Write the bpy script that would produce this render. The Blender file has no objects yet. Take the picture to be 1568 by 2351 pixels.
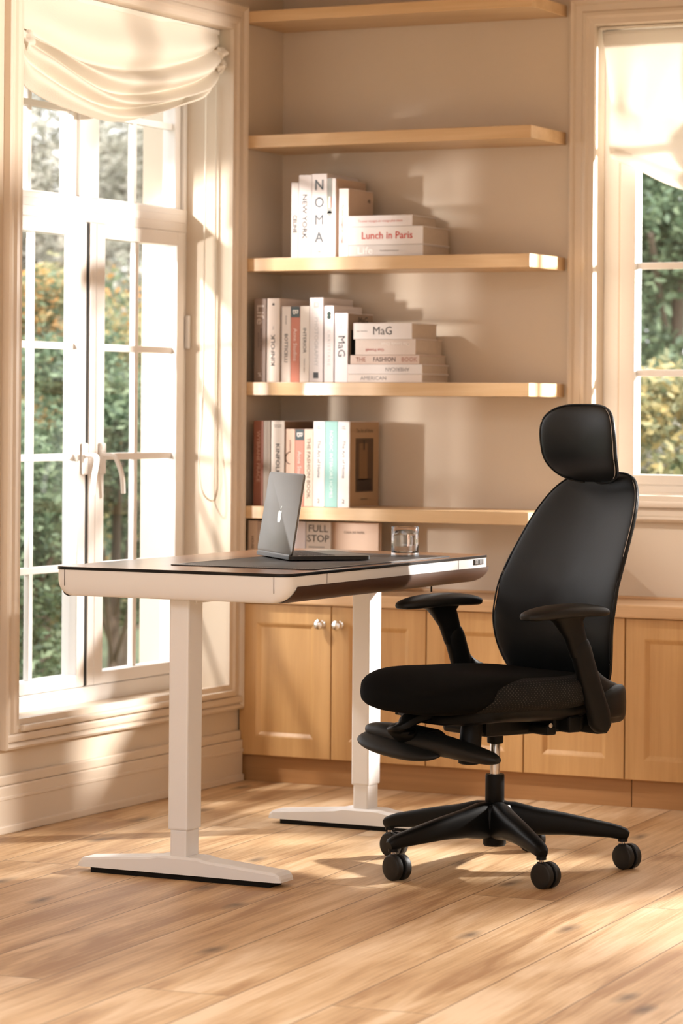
import bpy, bmesh, math, random
from mathutils import Vector, Matrix, Euler
random.seed(7)
PI = math.pi
scene = bpy.context.scene
COL = scene.collection

# ------------------------------------------------------------------ helpers
class MB:
    """collects vertices and faces, links them as one mesh object"""
    def __init__(self): self.v = []; self.f = []; self.sm = []; self.mi = []; self.cur = 0
    def add(self, vs, fs, smooth=False):
        o = len(self.v); self.v += [tuple(p) for p in vs]
        for f in fs:
            self.f.append([i + o for i in f]); self.sm.append(smooth); self.mi.append(self.cur)
        return self
    def box(self, a, b, ch=0.0):
        x0, y0, z0 = [min(p, q) for p, q in zip(a, b)]; x1, y1, z1 = [max(p, q) for p, q in zip(a, b)]
        if ch <= 0:
            vs = [(x0,y0,z0),(x1,y0,z0),(x1,y1,z0),(x0,y1,z0),(x0,y0,z1),(x1,y0,z1),(x1,y1,z1),(x0,y1,z1)]
            fs = [(0,3,2,1),(4,5,6,7),(0,1,5,4),(1,2,6,5),(2,3,7,6),(3,0,4,7)]
            return self.add(vs, fs)
        ch = min(ch, (x1-x0)*.49, (y1-y0)*.49, (z1-z0)*.49)
        bm = bmesh.new()
        vv = [bm.verts.new(p) for p in [(x0,y0,z0),(x1,y0,z0),(x1,y1,z0),(x0,y1,z0),(x0,y0,z1),(x1,y0,z1),(x1,y1,z1),(x0,y1,z1)]]
        for f in [(0,3,2,1),(4,5,6,7),(0,1,5,4),(1,2,6,5),(2,3,7,6),(3,0,4,7)]: bm.faces.new([vv[i] for i in f])
        bmesh.ops.bevel(bm, geom=bm.edges[:], offset=ch, segments=2, profile=.6, affect='EDGES')
        bm.verts.index_update()
        self.add([v.co[:] for v in bm.verts], [[v.index for v in f.verts] for f in bm.faces])
        bm.free(); return self
    def loft(self, rings, cap=True, closed=False, smooth=True):
        n = len(rings[0]); o = []
        vs = [p for r in rings for p in r]; fs = []
        m = len(rings)
        for i in range(m if closed else m-1):
            for j in range(n):
                a = i*n+j; b = i*n+(j+1) % n; c = ((i+1) % m)*n+(j+1) % n; d = ((i+1) % m)*n+j
                fs.append((a, b, c, d))
        if cap and not closed:
            fs.append(list(range(n))[::-1]); fs.append([(m-1)*n+j for j in range(n)])
        return self.add(vs, fs, smooth)
    def cyl(self, p0, p1, r0, r1=None, n=24, smooth=True):
        r1 = r0 if r1 is None else r1
        p0 = Vector(p0); p1 = Vector(p1); d = (p1-p0).normalized()
        u = d.orthogonal().normalized(); w = d.cross(u)
        ring = lambda p, r: [p+u*math.cos(2*PI*k/n)*r+w*math.sin(2*PI*k/n)*r for k in range(n)]
        self.loft([ring(p0, r0), ring(p1, r1)], cap=False, smooth=smooth)
        self.add(ring(p0, r0), [list(range(n))[::-1]]); self.add(ring(p1, r1), [list(range(n))])
        return self
    def lathe(self, prof, n=32, c=(0, 0, 0), axis='z', smooth=True):
        rings = []
        for r, h in prof:
            rr = []
            for k in range(n):
                a = 2*PI*k/n; x, y = r*math.cos(a), r*math.sin(a)
                if axis == 'z': p = (c[0]+x, c[1]+y, c[2]+h)
                elif axis == 'y': p = (c[0]+x, c[1]+h, c[2]+y)
                else: p = (c[0]+h, c[1]+x, c[2]+y)
                rr.append(p)
            rings.append(rr)
        return self.loft(rings, cap=True, smooth=smooth)
    def tube(self, pts, r, n=8):
        pts = [Vector(p) for p in pts]; rings = []
        for i, p in enumerate(pts):
            t = (pts[min(i+1, len(pts)-1)]-pts[max(i-1, 0)]).normalized()
            up = Vector((0, 0, 1)) if abs(t.z) < .9 else Vector((0, 1, 0))
            u = t.cross(up).normalized(); w = t.cross(u)
            rings.append([p+u*math.cos(2*PI*k/n)*r+w*math.sin(2*PI*k/n)*r for k in range(n)])
        return self.loft(rings)
    def sweep(self, path, n=20, e=3.0):
        """path of (x,y,z, half_width, half_height); superellipse section kept upright"""
        P = [Vector(p[:3]) for p in path]; rings = []
        for i, p in enumerate(path):
            t = (P[min(i+1, len(P)-1)]-P[max(i-1, 0)]); t.normalize()
            s = t.cross(Vector((0, 0, 1)));
            if s.length < 1e-4: s = Vector((0, 1, 0))
            s.normalize(); u = s.cross(t).normalized()
            rings.append([P[i]+s*p[3]*spow(math.cos(2*PI*k/n), 2/e)+u*p[4]*spow(math.sin(2*PI*k/n), 2/e) for k in range(n)])
        return self.loft(rings)
    def build(self, name, mat, parent=None, loc=None, rot=None, **props):
        me = bpy.data.meshes.new(name); me.from_pydata([tuple(p) for p in self.v], [], self.f)
        me.polygons.foreach_set('use_smooth', self.sm)
        for m in (mat if isinstance(mat, (list, tuple)) else [mat]): me.materials.append(m)
        if isinstance(mat, (list, tuple)): me.polygons.foreach_set('material_index', self.mi)
        me.update()
        bm = bmesh.new(); bm.from_mesh(me); bmesh.ops.recalc_face_normals(bm, faces=bm.faces[:])
        bm.to_mesh(me); bm.free()
        if any(self.sm) and hasattr(me, 'set_sharp_from_angle'): me.set_sharp_from_angle(angle=math.radians(42))
        o = bpy.data.objects.new(name, me); COL.objects.link(o)
        if parent is not None: o.parent = parent
        if loc is not None: o.location = loc
        if rot is not None: o.rotation_euler = rot
        for k, v in props.items(): o[k] = v
        return o

def spow(x, e): return math.copysign(abs(x)**e, x)
def superell(n, e=3.0, ax=1, ay=1):
    return [(ax*spow(math.cos(2*PI*k/n), 2/e), ay*spow(math.sin(2*PI*k/n), 2/e)) for k in range(n)]
def pillow(mb, outline, tf, tb, mapf, k=4.0, nr=9):
    n = len(outline)
    for side, th in ((1, tf), (-1, tb)):
        rings = []
        for i in range(nr):
            ph = PI/2*i/nr; r = math.cos(ph)**(2/k) if i else 1.0; h = math.sin(ph)**(2/k) if i else 0.0
            if i == nr-1: r = min(r, .35)
            rings.append([mapf(a*r, b*r, side*th*h) for a, b in outline])
        vs = [p for r in rings for p in r]; vs.append(mapf(0, 0, side*th))
        fs = []
        for i in range(nr-1):
            for j in range(n):
                q = (i*n+j, i*n+(j+1) % n, (i+1)*n+(j+1) % n, (i+1)*n+j); fs.append(q)
        for j in range(n): fs.append(((nr-1)*n+j, (nr-1)*n+(j+1) % n, nr*n))
        mb.add(vs, fs, True)
    # weld rim
    return mb
def weld(o, d=1e-5):
    bm = bmesh.new(); bm.from_mesh(o.data); bmesh.ops.remove_doubles(bm, verts=bm.verts[:], dist=d)
    bmesh.ops.recalc_face_normals(bm, faces=bm.faces[:]); bm.to_mesh(o.data); bm.free(); return o
def lerp(a, b, t): return a+(b-a)*t
def interp(tab, x):
    if x <= tab[0][0]: return tab[0][1]
    if x >= tab[-1][0]: return tab[-1][1]
    n = len(tab)
    def slope(i):
        if i == 0: return (tab[1][1]-tab[0][1])/(tab[1][0]-tab[0][0])
        if i == n-1: return (tab[-1][1]-tab[-2][1])/(tab[-1][0]-tab[-2][0])
        return (tab[i+1][1]-tab[i-1][1])/(tab[i+1][0]-tab[i-1][0])
    for i in range(n-1):
        x0, y0 = tab[i]; x1, y1 = tab[i+1]
        if x <= x1:
            h = x1-x0; t = (x-x0)/h; m0, m1 = slope(i)*h, slope(i+1)*h
            return (2*t**3-3*t*t+1)*y0+(t**3-2*t*t+t)*m0+(-2*t**3+3*t*t)*y1+(t**3-t*t)*m1
def catmull(pts, m=6):
    out = []; P = [Vector(p) for p in pts]
    for i in range(len(P)-1):
        a, b, c, d = P[max(i-1, 0)], P[i], P[i+1], P[min(i+2, len(P)-1)]
        for k in range(m):
            t = k/m
            out.append(.5*((2*b)+(c-a)*t+(2*a-5*b+4*c-d)*t*t+(3*b-a-3*c+d)*t**3))
    out.append(P[-1]); return out
def thing(name, label, cat, loc=(0, 0, 0), rot=(0, 0, 0), group=None):
    o = bpy.data.objects.new(name, None); COL.objects.link(o); o.empty_display_size = .05
    o.location = loc; o.rotation_euler = rot; o['label'] = label; o['category'] = cat
    if group: o['group'] = group
    return o
def tag(o, label, cat, group=None, kind=None):
    o['label'] = label; o['category'] = cat
    if group: o['group'] = group
    if kind: o['kind'] = kind
    return o
def struct(o, label=None, cat=None):
    o['kind'] = 'structure'
    if label: o['label'] = label
    if cat: o['category'] = cat
    return o

# ------------------------------------------------------------------ materials
def lin(c):
    return tuple(((x/255)/12.92 if x/255 <= .04045 else ((x/255+.055)/1.055)**2.4) for x in c)+(1,)
def newmat(name):
    m = bpy.data.materials.new(name); m.use_nodes = True
    nt = m.node_tree; b = nt.nodes['Principled BSDF']; return m, nt, b
def sock(b, n, v):
    if n in b.inputs: b.inputs[n].default_value = v
def plain(name, col, rough=.5, metal=0, coat=0, spec=None, bump=0, bscale=200, var=.0, vscale=6, sheen=0, coat_rough=.1):
    m, nt, b = newmat(name)
    sock(b, 'Base Color', col); sock(b, 'Roughness', rough); sock(b, 'Metallic', metal); sock(b, 'Coat Weight', coat); sock(b, 'Coat Roughness', coat_rough)
    if spec is not None: sock(b, 'Specular IOR Level', spec)
    if sheen: sock(b, 'Sheen Weight', sheen)
    tc = nt.nodes.new('ShaderNodeTexCoord')
    nz = nt.nodes.new('ShaderNodeTexNoise'); nz.inputs['Scale'].default_value = vscale; nz.inputs['Detail'].default_value = 5
    nt.links.new(tc.outputs['Object'], nz.inputs['Vector'])
    mx = nt.nodes.new('ShaderNodeMix'); mx.data_type = 'RGBA'; mx.blend_type = 'MULTIPLY'
    mx.inputs[0].default_value = 1.0
    rp = nt.nodes.new('ShaderNodeMapRange'); rp.inputs[3].default_value = 1-var; rp.inputs[4].default_value = 1+var*.3
    nt.links.new(nz.outputs['Fac'], rp.inputs[0]); mx.inputs[6].default_value = col
    nt.links.new(rp.outputs[0], mx.inputs[7]); nt.links.new(mx.outputs[2], b.inputs['Base Color'])
    if bump:
        n2 = nt.nodes.new('ShaderNodeTexNoise'); n2.inputs['Scale'].default_value = bscale; n2.inputs['Detail'].default_value = 3
        nt.links.new(tc.outputs['Object'], n2.inputs['Vector'])
        bp = nt.nodes.new('ShaderNodeBump'); bp.inputs['Strength'].default_value = bump; bp.inputs['Distance'].default_value = .002
        nt.links.new(n2.outputs['Fac'], bp.inputs['Height']); nt.links.new(bp.outputs['Normal'], b.inputs['Normal'])
    return m
def wood(name, c1, c2, axis='z', scale=1.0, rough=.42, coat=.15, contrast=.5, coat_rough=.1):
    m, nt, b = newmat(name); N = nt.nodes; L = nt.links
    tc = N.new('ShaderNodeTexCoord'); mp = N.new('ShaderNodeMapping')
    s = {'x': (1.2, 22, 22), 'y': (22, 1.2, 22), 'z': (22, 22, 1.2)}[axis]
    mp.inputs['Scale'].default_value = [q*scale for q in s]
    L.new(tc.outputs['Object'], mp.inputs['Vector'])
    nz = N.new('ShaderNodeTexNoise'); nz.inputs['Scale'].default_value = 1.0; nz.inputs['Detail'].default_value = 8; nz.inputs['Distortion'].default_value = .6
    L.new(mp.outputs[0], nz.inputs['Vector'])
    mp2 = N.new('ShaderNodeMapping'); mp2.inputs['Scale'].default_value = [q*scale*7 for q in s]
    L.new(tc.outputs['Object'], mp2.inputs['Vector'])
    n2 = N.new('ShaderNodeTexNoise'); n2.inputs['Scale'].default_value = 1.0; n2.inputs['Detail'].default_value = 3
    L.new(mp2.outputs[0], n2.inputs['Vector'])
    ad = N.new('ShaderNodeMath'); ad.operation = 'MULTIPLY_ADD'; ad.inputs[1].default_value = .35
    L.new(n2.outputs['Fac'], ad.inputs[0]); L.new(nz.outputs['Fac'], ad.inputs[2])
    cr = N.new('ShaderNodeValToRGB'); cr.color_ramp.elements[0].position = .5-.25*contrast; cr.color_ramp.elements[1].position = .85
    cr.color_ramp.elements[0].color = c2; cr.color_ramp.elements[1].color = c1
    L.new(ad.outputs[0], cr.inputs[0]); L.new(cr.outputs[0], b.inputs['Base Color'])
    sock(b, 'Roughness', rough); sock(b, 'Coat Weight', coat); sock(b, 'Coat Roughness', coat_rough)
    bp = N.new('ShaderNodeBump'); bp.inputs['Strength'].default_value = .12; bp.inputs['Distance'].default_value = .001
    L.new(n2.outputs['Fac'], bp.inputs['Height']); L.new(bp.outputs[0], b.inputs['Normal'])
    return m
def floor_mat():
    m, nt, b = newmat('oak_floorboards'); N = nt.nodes; L = nt.links
    tc = N.new('ShaderNodeTexCoord'); mp = N.new('ShaderNodeMapping')
    mp.inputs['Rotation'].default_value = (0, 0, math.radians(90-4)); mp.inputs['Location'].default_value = (.4, .055, 0)
    L.new(tc.outputs['Object'], mp.inputs['Vector'])
    br = N.new('ShaderNodeTexBrick'); br.offset = .37; br.offset_frequency = 2
    for k, v in (('Scale', 1.0), ('Mortar Size', .0018), ('Mortar Smooth', .1), ('Brick Width', 2.1), ('Row Height', .205), ('Bias', 0.0)): br.inputs[k].default_value = v
    br.inputs['Color1'].default_value = (0, 0, 0, 1); br.inputs['Color2'].default_value = (1, 1, 1, 1); br.inputs['Mortar'].default_value = (.5, .5, .5, 1)
    L.new(mp.outputs[0], br.inputs['Vector'])
    # per plank shift of the grain
    sep = N.new('ShaderNodeSeparateXYZ'); L.new(mp.outputs[0], sep.inputs[0])
    sh = N.new('ShaderNodeMath'); sh.operation = 'MULTIPLY'; sh.inputs[1].default_value = 17.3; L.new(br.outputs['Color'], sh.inputs[0])
    cx = N.new('ShaderNodeMath'); cx.operation = 'MULTIPLY'; cx.inputs[1].default_value = 1.3; L.new(sep.outputs[0], cx.inputs[0])
    cy = N.new('ShaderNodeMath'); cy.operation = 'MULTIPLY'; cy.inputs[1].default_value = 11; L.new(sep.outputs[1], cy.inputs[0])
    cb = N.new('ShaderNodeCombineXYZ'); L.new(cx.outputs[0], cb.inputs[0]); L.new(cy.outputs[0], cb.inputs[1]); L.new(sh.outputs[0], cb.inputs[2])
    g = N.new('ShaderNodeTexNoise'); g.inputs['Scale'].default_value = 1; g.inputs['Detail'].default_value = 9; g.inputs['Distortion'].default_value = 1.0
    L.new(cb.outputs[0], g.inputs['Vector'])
    sc = N.new('ShaderNodeVectorMath'); sc.operation = 'MULTIPLY'; sc.inputs[1].default_value = (2.6, 13, 1); L.new(cb.outputs[0], sc.inputs[0])
    g2 = N.new('ShaderNodeTexNoise'); g2.inputs['Scale'].default_value = 1; g2.inputs['Detail'].default_value = 7; g2.inputs['Distortion'].default_value = .8
    L.new(sc.outputs[0], g2.inputs['Vector'])
    # large soft tonal patches
    big = N.new('ShaderNodeTexNoise'); big.inputs['Scale'].default_value = 2.6; big.inputs['Detail'].default_value = 3
    L.new(tc.outputs['Object'], big.inputs['Vector'])
    cr = N.new('ShaderNodeValToRGB')
    e = cr.color_ramp.elements; e[0].position = .30; e[0].color = FL_D; e[1].position = .70; e[1].color = FL_L
    k = e.new(.5); k.color = FL_M
    a1 = N.new('ShaderNodeMath'); a1.operation = 'MULTIPLY_ADD'; a1.inputs[1].default_value = .46; L.new(g2.outputs['Fac'], a1.inputs[0]); L.new(g.outputs['Fac'], a1.inputs[2])
    a2 = N.new('ShaderNodeMath'); a2.operation = 'MULTIPLY_ADD'; a2.inputs[1].default_value = .34; L.new(big.outputs['Fac'], a2.inputs[0]); L.new(a1.outputs[0], a2.inputs[2])
    a3 = N.new('ShaderNodeMath'); a3.operation = 'SUBTRACT'; a3.inputs[1].default_value = .40; L.new(a2.outputs[0], a3.inputs[0])
    pl = N.new('ShaderNodeMath'); pl.operation = 'MULTIPLY_ADD'; pl.inputs[1].default_value = .12; L.new(br.outputs['Color'], pl.inputs[0]); L.new(a3.outputs[0], pl.inputs[2])
    pl2 = N.new('ShaderNodeMath'); pl2.operation = 'SUBTRACT'; pl2.inputs[1].default_value = .06; L.new(pl.outputs[0], pl2.inputs[0])
    L.new(pl2.outputs[0], cr.inputs[0])
    # knots
    kc = N.new('ShaderNodeCombineXYZ')
    kx = N.new('ShaderNodeMath'); kx.operation = 'MULTIPLY'; kx.inputs[1].default_value = 1.5; L.new(sep.outputs[0], kx.inputs[0])
    ky = N.new('ShaderNodeMath'); ky.operation = 'MULTIPLY'; ky.inputs[1].default_value = 4.2; L.new(sep.outputs[1], ky.inputs[0])
    L.new(kx.outputs[0], kc.inputs[0]); L.new(ky.outputs[0], kc.inputs[1])
    vo = N.new('ShaderNodeTexVoronoi'); vo.voronoi_dimensions = '2D'; vo.inputs['Scale'].default_value = 1.0; vo.inputs['Randomness'].default_value = 1.0
    wb = N.new('ShaderNodeTexNoise'); wb.inputs['Scale'].default_value = 9; wb.inputs['Detail'].default_value = 4; L.new(kc.outputs[0], wb.inputs['Vector'])
    wm = N.new('ShaderNodeVectorMath'); wm.operation = 'MULTIPLY_ADD'; wm.inputs[1].default_value = (.09, .09, 0); L.new(wb.outputs['Color'], wm.inputs[0]); L.new(kc.outputs[0], wm.inputs[2])
    L.new(wm.outputs[0], vo.inputs['Vector'])
    kr = N.new('ShaderNodeMapRange'); kr.inputs[1].default_value = .01; kr.inputs[2].default_value = .11; kr.inputs[3].default_value = 1; kr.inputs[4].default_value = 0
    L.new(vo.outputs['Distance'], kr.inputs[0])
    hs = N.new('ShaderNodeMath'); hs.operation = 'GREATER_THAN'; hs.inputs[1].default_value = .45
    sc2 = N.new('ShaderNodeSeparateColor'); L.new(vo.outputs['Color'], sc2.inputs[0]); L.new(sc2.outputs[0], hs.inputs[0])
    km = N.new('ShaderNodeMath'); km.operation = 'MULTIPLY'; L.new(kr.outputs[0], km.inputs[0]); L.new(hs.outputs[0], km.inputs[1])
    km2 = N.new('ShaderNodeMath'); km2.operation = 'MULTIPLY'; km2.inputs[1].default_value = .75; L.new(km.outputs[0], km2.inputs[0])
    mk = N.new('ShaderNodeMix'); mk.data_type = 'RGBA'; L.new(km2.outputs[0], mk.inputs[0]); L.new(cr.outputs[0], mk.inputs[6]); mk.inputs[7].default_value = (.075, .045, .03, 1)
    mg = N.new('ShaderNodeMix'); mg.data_type = 'RGBA'; mf = N.new('ShaderNodeMath'); mf.operation = 'MULTIPLY'; mf.inputs[1].default_value = .75
    L.new(br.outputs['Fac'], mf.inputs[0]); L.new(mf.outputs[0], mg.inputs[0]); L.new(mk.outputs[2], mg.inputs[6]); mg.inputs[7].default_value = (.12, .06, .03, 1)
    L.new(mg.outputs[2], b.inputs['Base Color'])
    rr = N.new('ShaderNodeMapRange'); rr.inputs[3].default_value = .42; rr.inputs[4].default_value = .6; L.new(g2.outputs['Fac'], rr.inputs[0]); L.new(rr.outputs[0], b.inputs['Roughness'])
    hh = N.new('ShaderNodeMath'); hh.operation = 'SUBTRACT'; L.new(g2.outputs['Fac'], hh.inputs[0]); L.new(br.outputs['Fac'], hh.inputs[1])
    bp = N.new('ShaderNodeBump'); bp.inputs['Strength'].default_value = .18; bp.inputs['Distance'].default_value = .0015
    L.new(hh.outputs[0], bp.inputs['Height']); L.new(bp.outputs[0], b.inputs['Normal'])
    return m
def glass_mat(name, tint=(1, 1, 1, 1)):
    m = bpy.data.materials.new(name); m.use_nodes = True; nt = m.node_tree; N = nt.nodes; L = nt.links
    for n in list(N): N.remove(n)
    out = N.new('ShaderNodeOutputMaterial'); tr = N.new('ShaderNodeBsdfTransparent'); gl = N.new('ShaderNodeBsdfGlossy'); mx = N.new('ShaderNodeMixShader')
    tr.inputs[0].default_value = tint; gl.inputs['Roughness'].default_value = .02
    lw = N.new('ShaderNodeLayerWeight'); lw.inputs['Blend'].default_value = .5
    pw = N.new('ShaderNodeMath'); pw.operation = 'POWER'; pw.inputs[1].default_value = 5.0; L.new(lw.outputs['Facing'], pw.inputs[0])
    fr = N.new('ShaderNodeMath'); fr.operation = 'MULTIPLY_ADD'; fr.inputs[1].default_value = .8; fr.inputs[2].default_value = .03; L.new(pw.outputs[0], fr.inputs[0])
    L.new(fr.outputs[0], mx.inputs[0]); L.new(tr.outputs[0], mx.inputs[1]); L.new(gl.outputs[0], mx.inputs[2]); L.new(mx.outputs[0], out.inputs[0])
    return m
def cloth_mat(name, col, trans=.35):
    m, nt, b = newmat(name); N = nt.nodes; L = nt.links
    sock(b, 'Base Color', col); sock(b, 'Roughness', .9); sock(b, 'Specular IOR Level', .1)
    t = N.new('ShaderNodeBsdfTranslucent'); t.inputs[0].default_value = col
    mx = N.new('ShaderNodeMixShader'); mx.inputs[0].default_value = trans
    L.new(b.outputs[0], mx.inputs[1]); L.new(t.outputs[0], mx.inputs[2])
    L.new(mx.outputs[0], N['Material Output'].inputs[0])
    tc = N.new('ShaderNodeTexCoord'); n2 = N.new('ShaderNodeTexNoise'); n2.inputs['Scale'].default_value = 260; n2.inputs['Detail'].default_value = 2
    L.new(tc.outputs['Object'], n2.inputs['Vector'])
    bp = N.new('ShaderNodeBump'); bp.inputs['Strength'].default_value = .35; bp.inputs['Distance'].default_value = .002
    L.new(n2.outputs['Fac'], bp.inputs['Height']); L.new(bp.outputs[0], b.inputs['Normal'])
    return m
def perf_mat(name):
    """black knit with a fine grid of pale pin-prick holes"""
    m, nt, b = newmat(name); N = nt.nodes; L = nt.links
    tc = N.new('ShaderNodeTexCoord'); mp = N.new('ShaderNodeMapping'); mp.inputs['Scale'].default_value = (150, 150, 150); mp.inputs['Rotation'].default_value = (0, .78, 0)
    L.new(tc.outputs['Object'], mp.inputs['Vector'])
    fr = N.new('ShaderNodeVectorMath'); fr.operation = 'FRACTION'; L.new(mp.outputs[0], fr.inputs[0])
    sb = N.new('ShaderNodeVectorMath'); sb.operation = 'SUBTRACT'; sb.inputs[1].default_value = (.5, .5, .5); L.new(fr.outputs[0], sb.inputs[0])
    ml = N.new('ShaderNodeVectorMath'); ml.operation = 'MULTIPLY'; ml.inputs[1].default_value = (1, 0, 1); L.new(sb.outputs[0], ml.inputs[0])
    ln = N.new('ShaderNodeVectorMath'); ln.operation = 'LENGTH'; L.new(ml.outputs[0], ln.inputs[0])
    lt = N.new('ShaderNodeMath'); lt.operation = 'LESS_THAN'; lt.inputs[1].default_value = .17; L.new(ln.outputs['Value'], lt.inputs[0])
    mx = N.new('ShaderNodeMix'); mx.data_type = 'RGBA'; L.new(lt.outputs[0], mx.inputs[0]); mx.inputs[6].default_value = (.008, .008, .008, 1); mx.inputs[7].default_value = (.05, .046, .04, 1)
    L.new(mx.outputs[2], b.inputs['Base Color']); sock(b, 'Roughness', .85); sock(b, 'Specular IOR Level', .2)
    return m

FL_D = (.40, .225, .105, 1); FL_M = (.63, .42, .23, 1); FL_L = (.79, .59, .39, 1)
M = {}
M['wall'] = plain('warm_cream_wall_paint', (.71, .60, .475, 1), .75, var=.05, vscale=3, bump=.05, bscale=90)
M['trim'] = plain('cream_gloss_trim_paint', (.73, .62, .50, 1), .38, var=.03, vscale=4)
M['winwhite'] = plain('white_window_frame_paint', (.86, .82, .78, 1), .35, var=.02)
M['dark_gap'] = plain('painted_gap_shade', (.02, .018, .015, 1), .8)  # near-black colour standing in for the shade inside the sash gaps
M['ceiling'] = plain('cream_ceiling_paint', (.62, .50, .38, 1), .8, var=.04)
M['plainwhite'] = plain('plain_white_wall_paint', (.82, .82, .82, 1), .8)
M['floor'] = floor_mat()
M['oakshelf'] = wood('pale_oak_shelf_board', (.71, .49, .275, 1), (.58, .36, .175, 1), 'x', 1.0, .4, .1, .6)
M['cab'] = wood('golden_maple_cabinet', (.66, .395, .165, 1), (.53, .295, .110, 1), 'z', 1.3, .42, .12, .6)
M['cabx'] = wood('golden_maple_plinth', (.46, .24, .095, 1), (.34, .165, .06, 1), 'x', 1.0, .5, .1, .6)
M['counter'] = wood('maple_worktop', (.68, .44, .24, 1), (.52, .31, .15, 1), 'x', 1.0, .35, .2, .6)
M['chrome'] = plain('polished_chrome', (.85, .84, .82, 1), .12, 1.0)
M['blind'] = cloth_mat('cream_linen_blind', (.84, .76, .64, 1), .14)
M['blindr'] = cloth_mat('ivory_linen_blind', (.93, .89, .83, 1), .45)
M['cord'] = plain('cream_bead_cord', (.80, .74, .64, 1), .6)
M['glass'] = glass_mat('clear_window_glass')
M['deskwhite'] = plain('white_powder_coated_steel', (.86, .86, .87, 1), .42, var=.02)
M['deskedge'] = plain('black_gloss_edge', (.004, .004, .005, 1), .35, spec=.25)
M['walnut'] = wood('walnut_desk_top', (.30, .150, .070, 1), (.17, .075, .033, 1), 'y', 1.0, .3, .35, .7, .22)
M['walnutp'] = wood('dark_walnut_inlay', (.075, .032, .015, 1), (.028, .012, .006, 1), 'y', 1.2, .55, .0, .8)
M['mat'] = plain('dark_grey_leather_mat', (.040, .035, .035, 1), .45, var=.15, vscale=90, bump=.3, bscale=900)
M['stitch'] = plain('pale_stitching_thread', (.50, .47, .44, 1), .7)
M['black_leather'] = plain('black_smooth_leather', (.0055, .0065, .008, 1), .40, var=.35, vscale=14, bump=.06, bscale=420, spec=.24)
M['black_fabric'] = plain('black_seat_fabric', (.004, .004, .004, 1), .85, spec=.06, bump=.1, bscale=600)
M['perf'] = perf_mat('perforated_black_knit')
M['black_plastic'] = plain('black_satin_plastic', (.0045, .0045, .0045, 1), .45, spec=.16)
M['black_soft'] = plain('black_soft_pad', (.006, .006, .006, 1), .5, spec=.28)
M['wheel'] = plain('charcoal_caster_tread', (.012, .011, .010, 1), .5, spec=.3)
M['laptop'] = plain('space_grey_aluminium', (.17, .155, .135, 1), .42, .55, var=.03)
M['laptop_dark'] = plain('dark_anodised_edge', (.035, .032, .030, 1), .35, .6)
M['keys'] = plain('black_laptop_keys', (.012, .012, .012, 1), .5)
M['screen'] = plain('black_glossy_screen', (.006, .006, .007, 1), .08, coat=1.0)
M['logo'] = plain('mirror_grey_emblem', (.62, .66, .62, 1), .18, .8)
M['lift'] = plain('brushed_steel_tube', (.55, .50, .46, 1), .22, 1.0)
M['button'] = plain('grey_control_buttons', (.23, .23, .24, 1), .4)
M['pages'] = plain('cream_paper_page_block', (.60, .50, .41, 1), .85, var=.12, vscale=60)
M['ground'] = plain('garden_soil_and_grass', (.10, .13, .06, 1), .95, var=.4, vscale=8)
M['render_wall'] = plain('white_exterior_render', (.85, .82, .78, 1), .8, var=.03)
M['bark'] = plain('grey_brown_bark', (.16, .12, .09, 1), .9, var=.4, vscale=14, bump=.4, bscale=30)
def leafmat(name, a, b_, c):
    m, nt, b = newmat(name); N = nt.nodes; L = nt.links
    gi = N.new('ShaderNodeNewGeometry'); cr = N.new('ShaderNodeValToRGB')
    cr.color_ramp.elements[0].color = a; cr.color_ramp.elements[1].color = c; k = cr.color_ramp.elements.new(.5); k.color = b_
    L.new(gi.outputs['Random Per Island'], cr.inputs[0]); L.new(cr.outputs[0], b.inputs['Base Color']); sock(b, 'Roughness', .55)
    t = N.new('ShaderNodeBsdfTranslucent'); L.new(cr.outputs[0], t.inputs[0]); mx = N.new('ShaderNodeMixShader'); mx.inputs[0].default_value = .35
    L.new(b.outputs[0], mx.inputs[1]); L.new(t.outputs[0], mx.inputs[2]); L.new(mx.outputs[0], N['Material Output'].inputs[0])
    return m
M['leaf_green'] = leafmat('deep_green_leaves', (.07, .11, .07, 1), (.16, .24, .14, 1), (.36, .45, .28, 1))
M['leaf_mix'] = leafmat('autumn_mixed_leaves', (.12, .16, .09, 1), (.36, .36, .20, 1), (.72, .56, .25, 1))
M['leaf_grey'] = leafmat('grey_green_twiggy_leaves', (.18, .16, .13, 1), (.38, .37, .30, 1), (.68, .64, .56, 1))
M['leaf_orange'] = leafmat('orange_berried_leaves', (.10, .15, .09, 1), (.26, .33, .19, 1), (.80, .38, .12, 1))

# ------------------------------------------------------------------ camera
CAM = Vector((4.33, -7.93, 1.12)); YAW = math.radians(26.69); ROLL = .00745; FPX = 6875.0
cd = bpy.data.cameras.new('camera'); cam = bpy.data.objects.new('camera', cd); COL.objects.link(cam); scene.camera = cam
cd.sensor_fit = 'VERTICAL'; cd.sensor_height = 24; cd.sensor_width = 16; cd.lens = 24*FPX/2351
cd.shift_y = -(1175.5-940.5)/2351; cd.shift_x = 0
cam.matrix_world = Matrix.Translation(CAM) @ Matrix.Rotation(YAW, 4, 'Z') @ Matrix.Rotation(PI/2, 4, 'X') @ Matrix.Rotation(ROLL, 4, 'Z')
cd.clip_start = .1; cd.clip_end = 200
cd.dof.use_dof = True; cd.dof.focus_distance = 7.1; cd.dof.aperture_fstop = 3.2
RIGHT = Vector((math.cos(YAW), math.sin(YAW), 0)); FWD = Vector((-math.sin(YAW), math.cos(YAW), 0))

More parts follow.
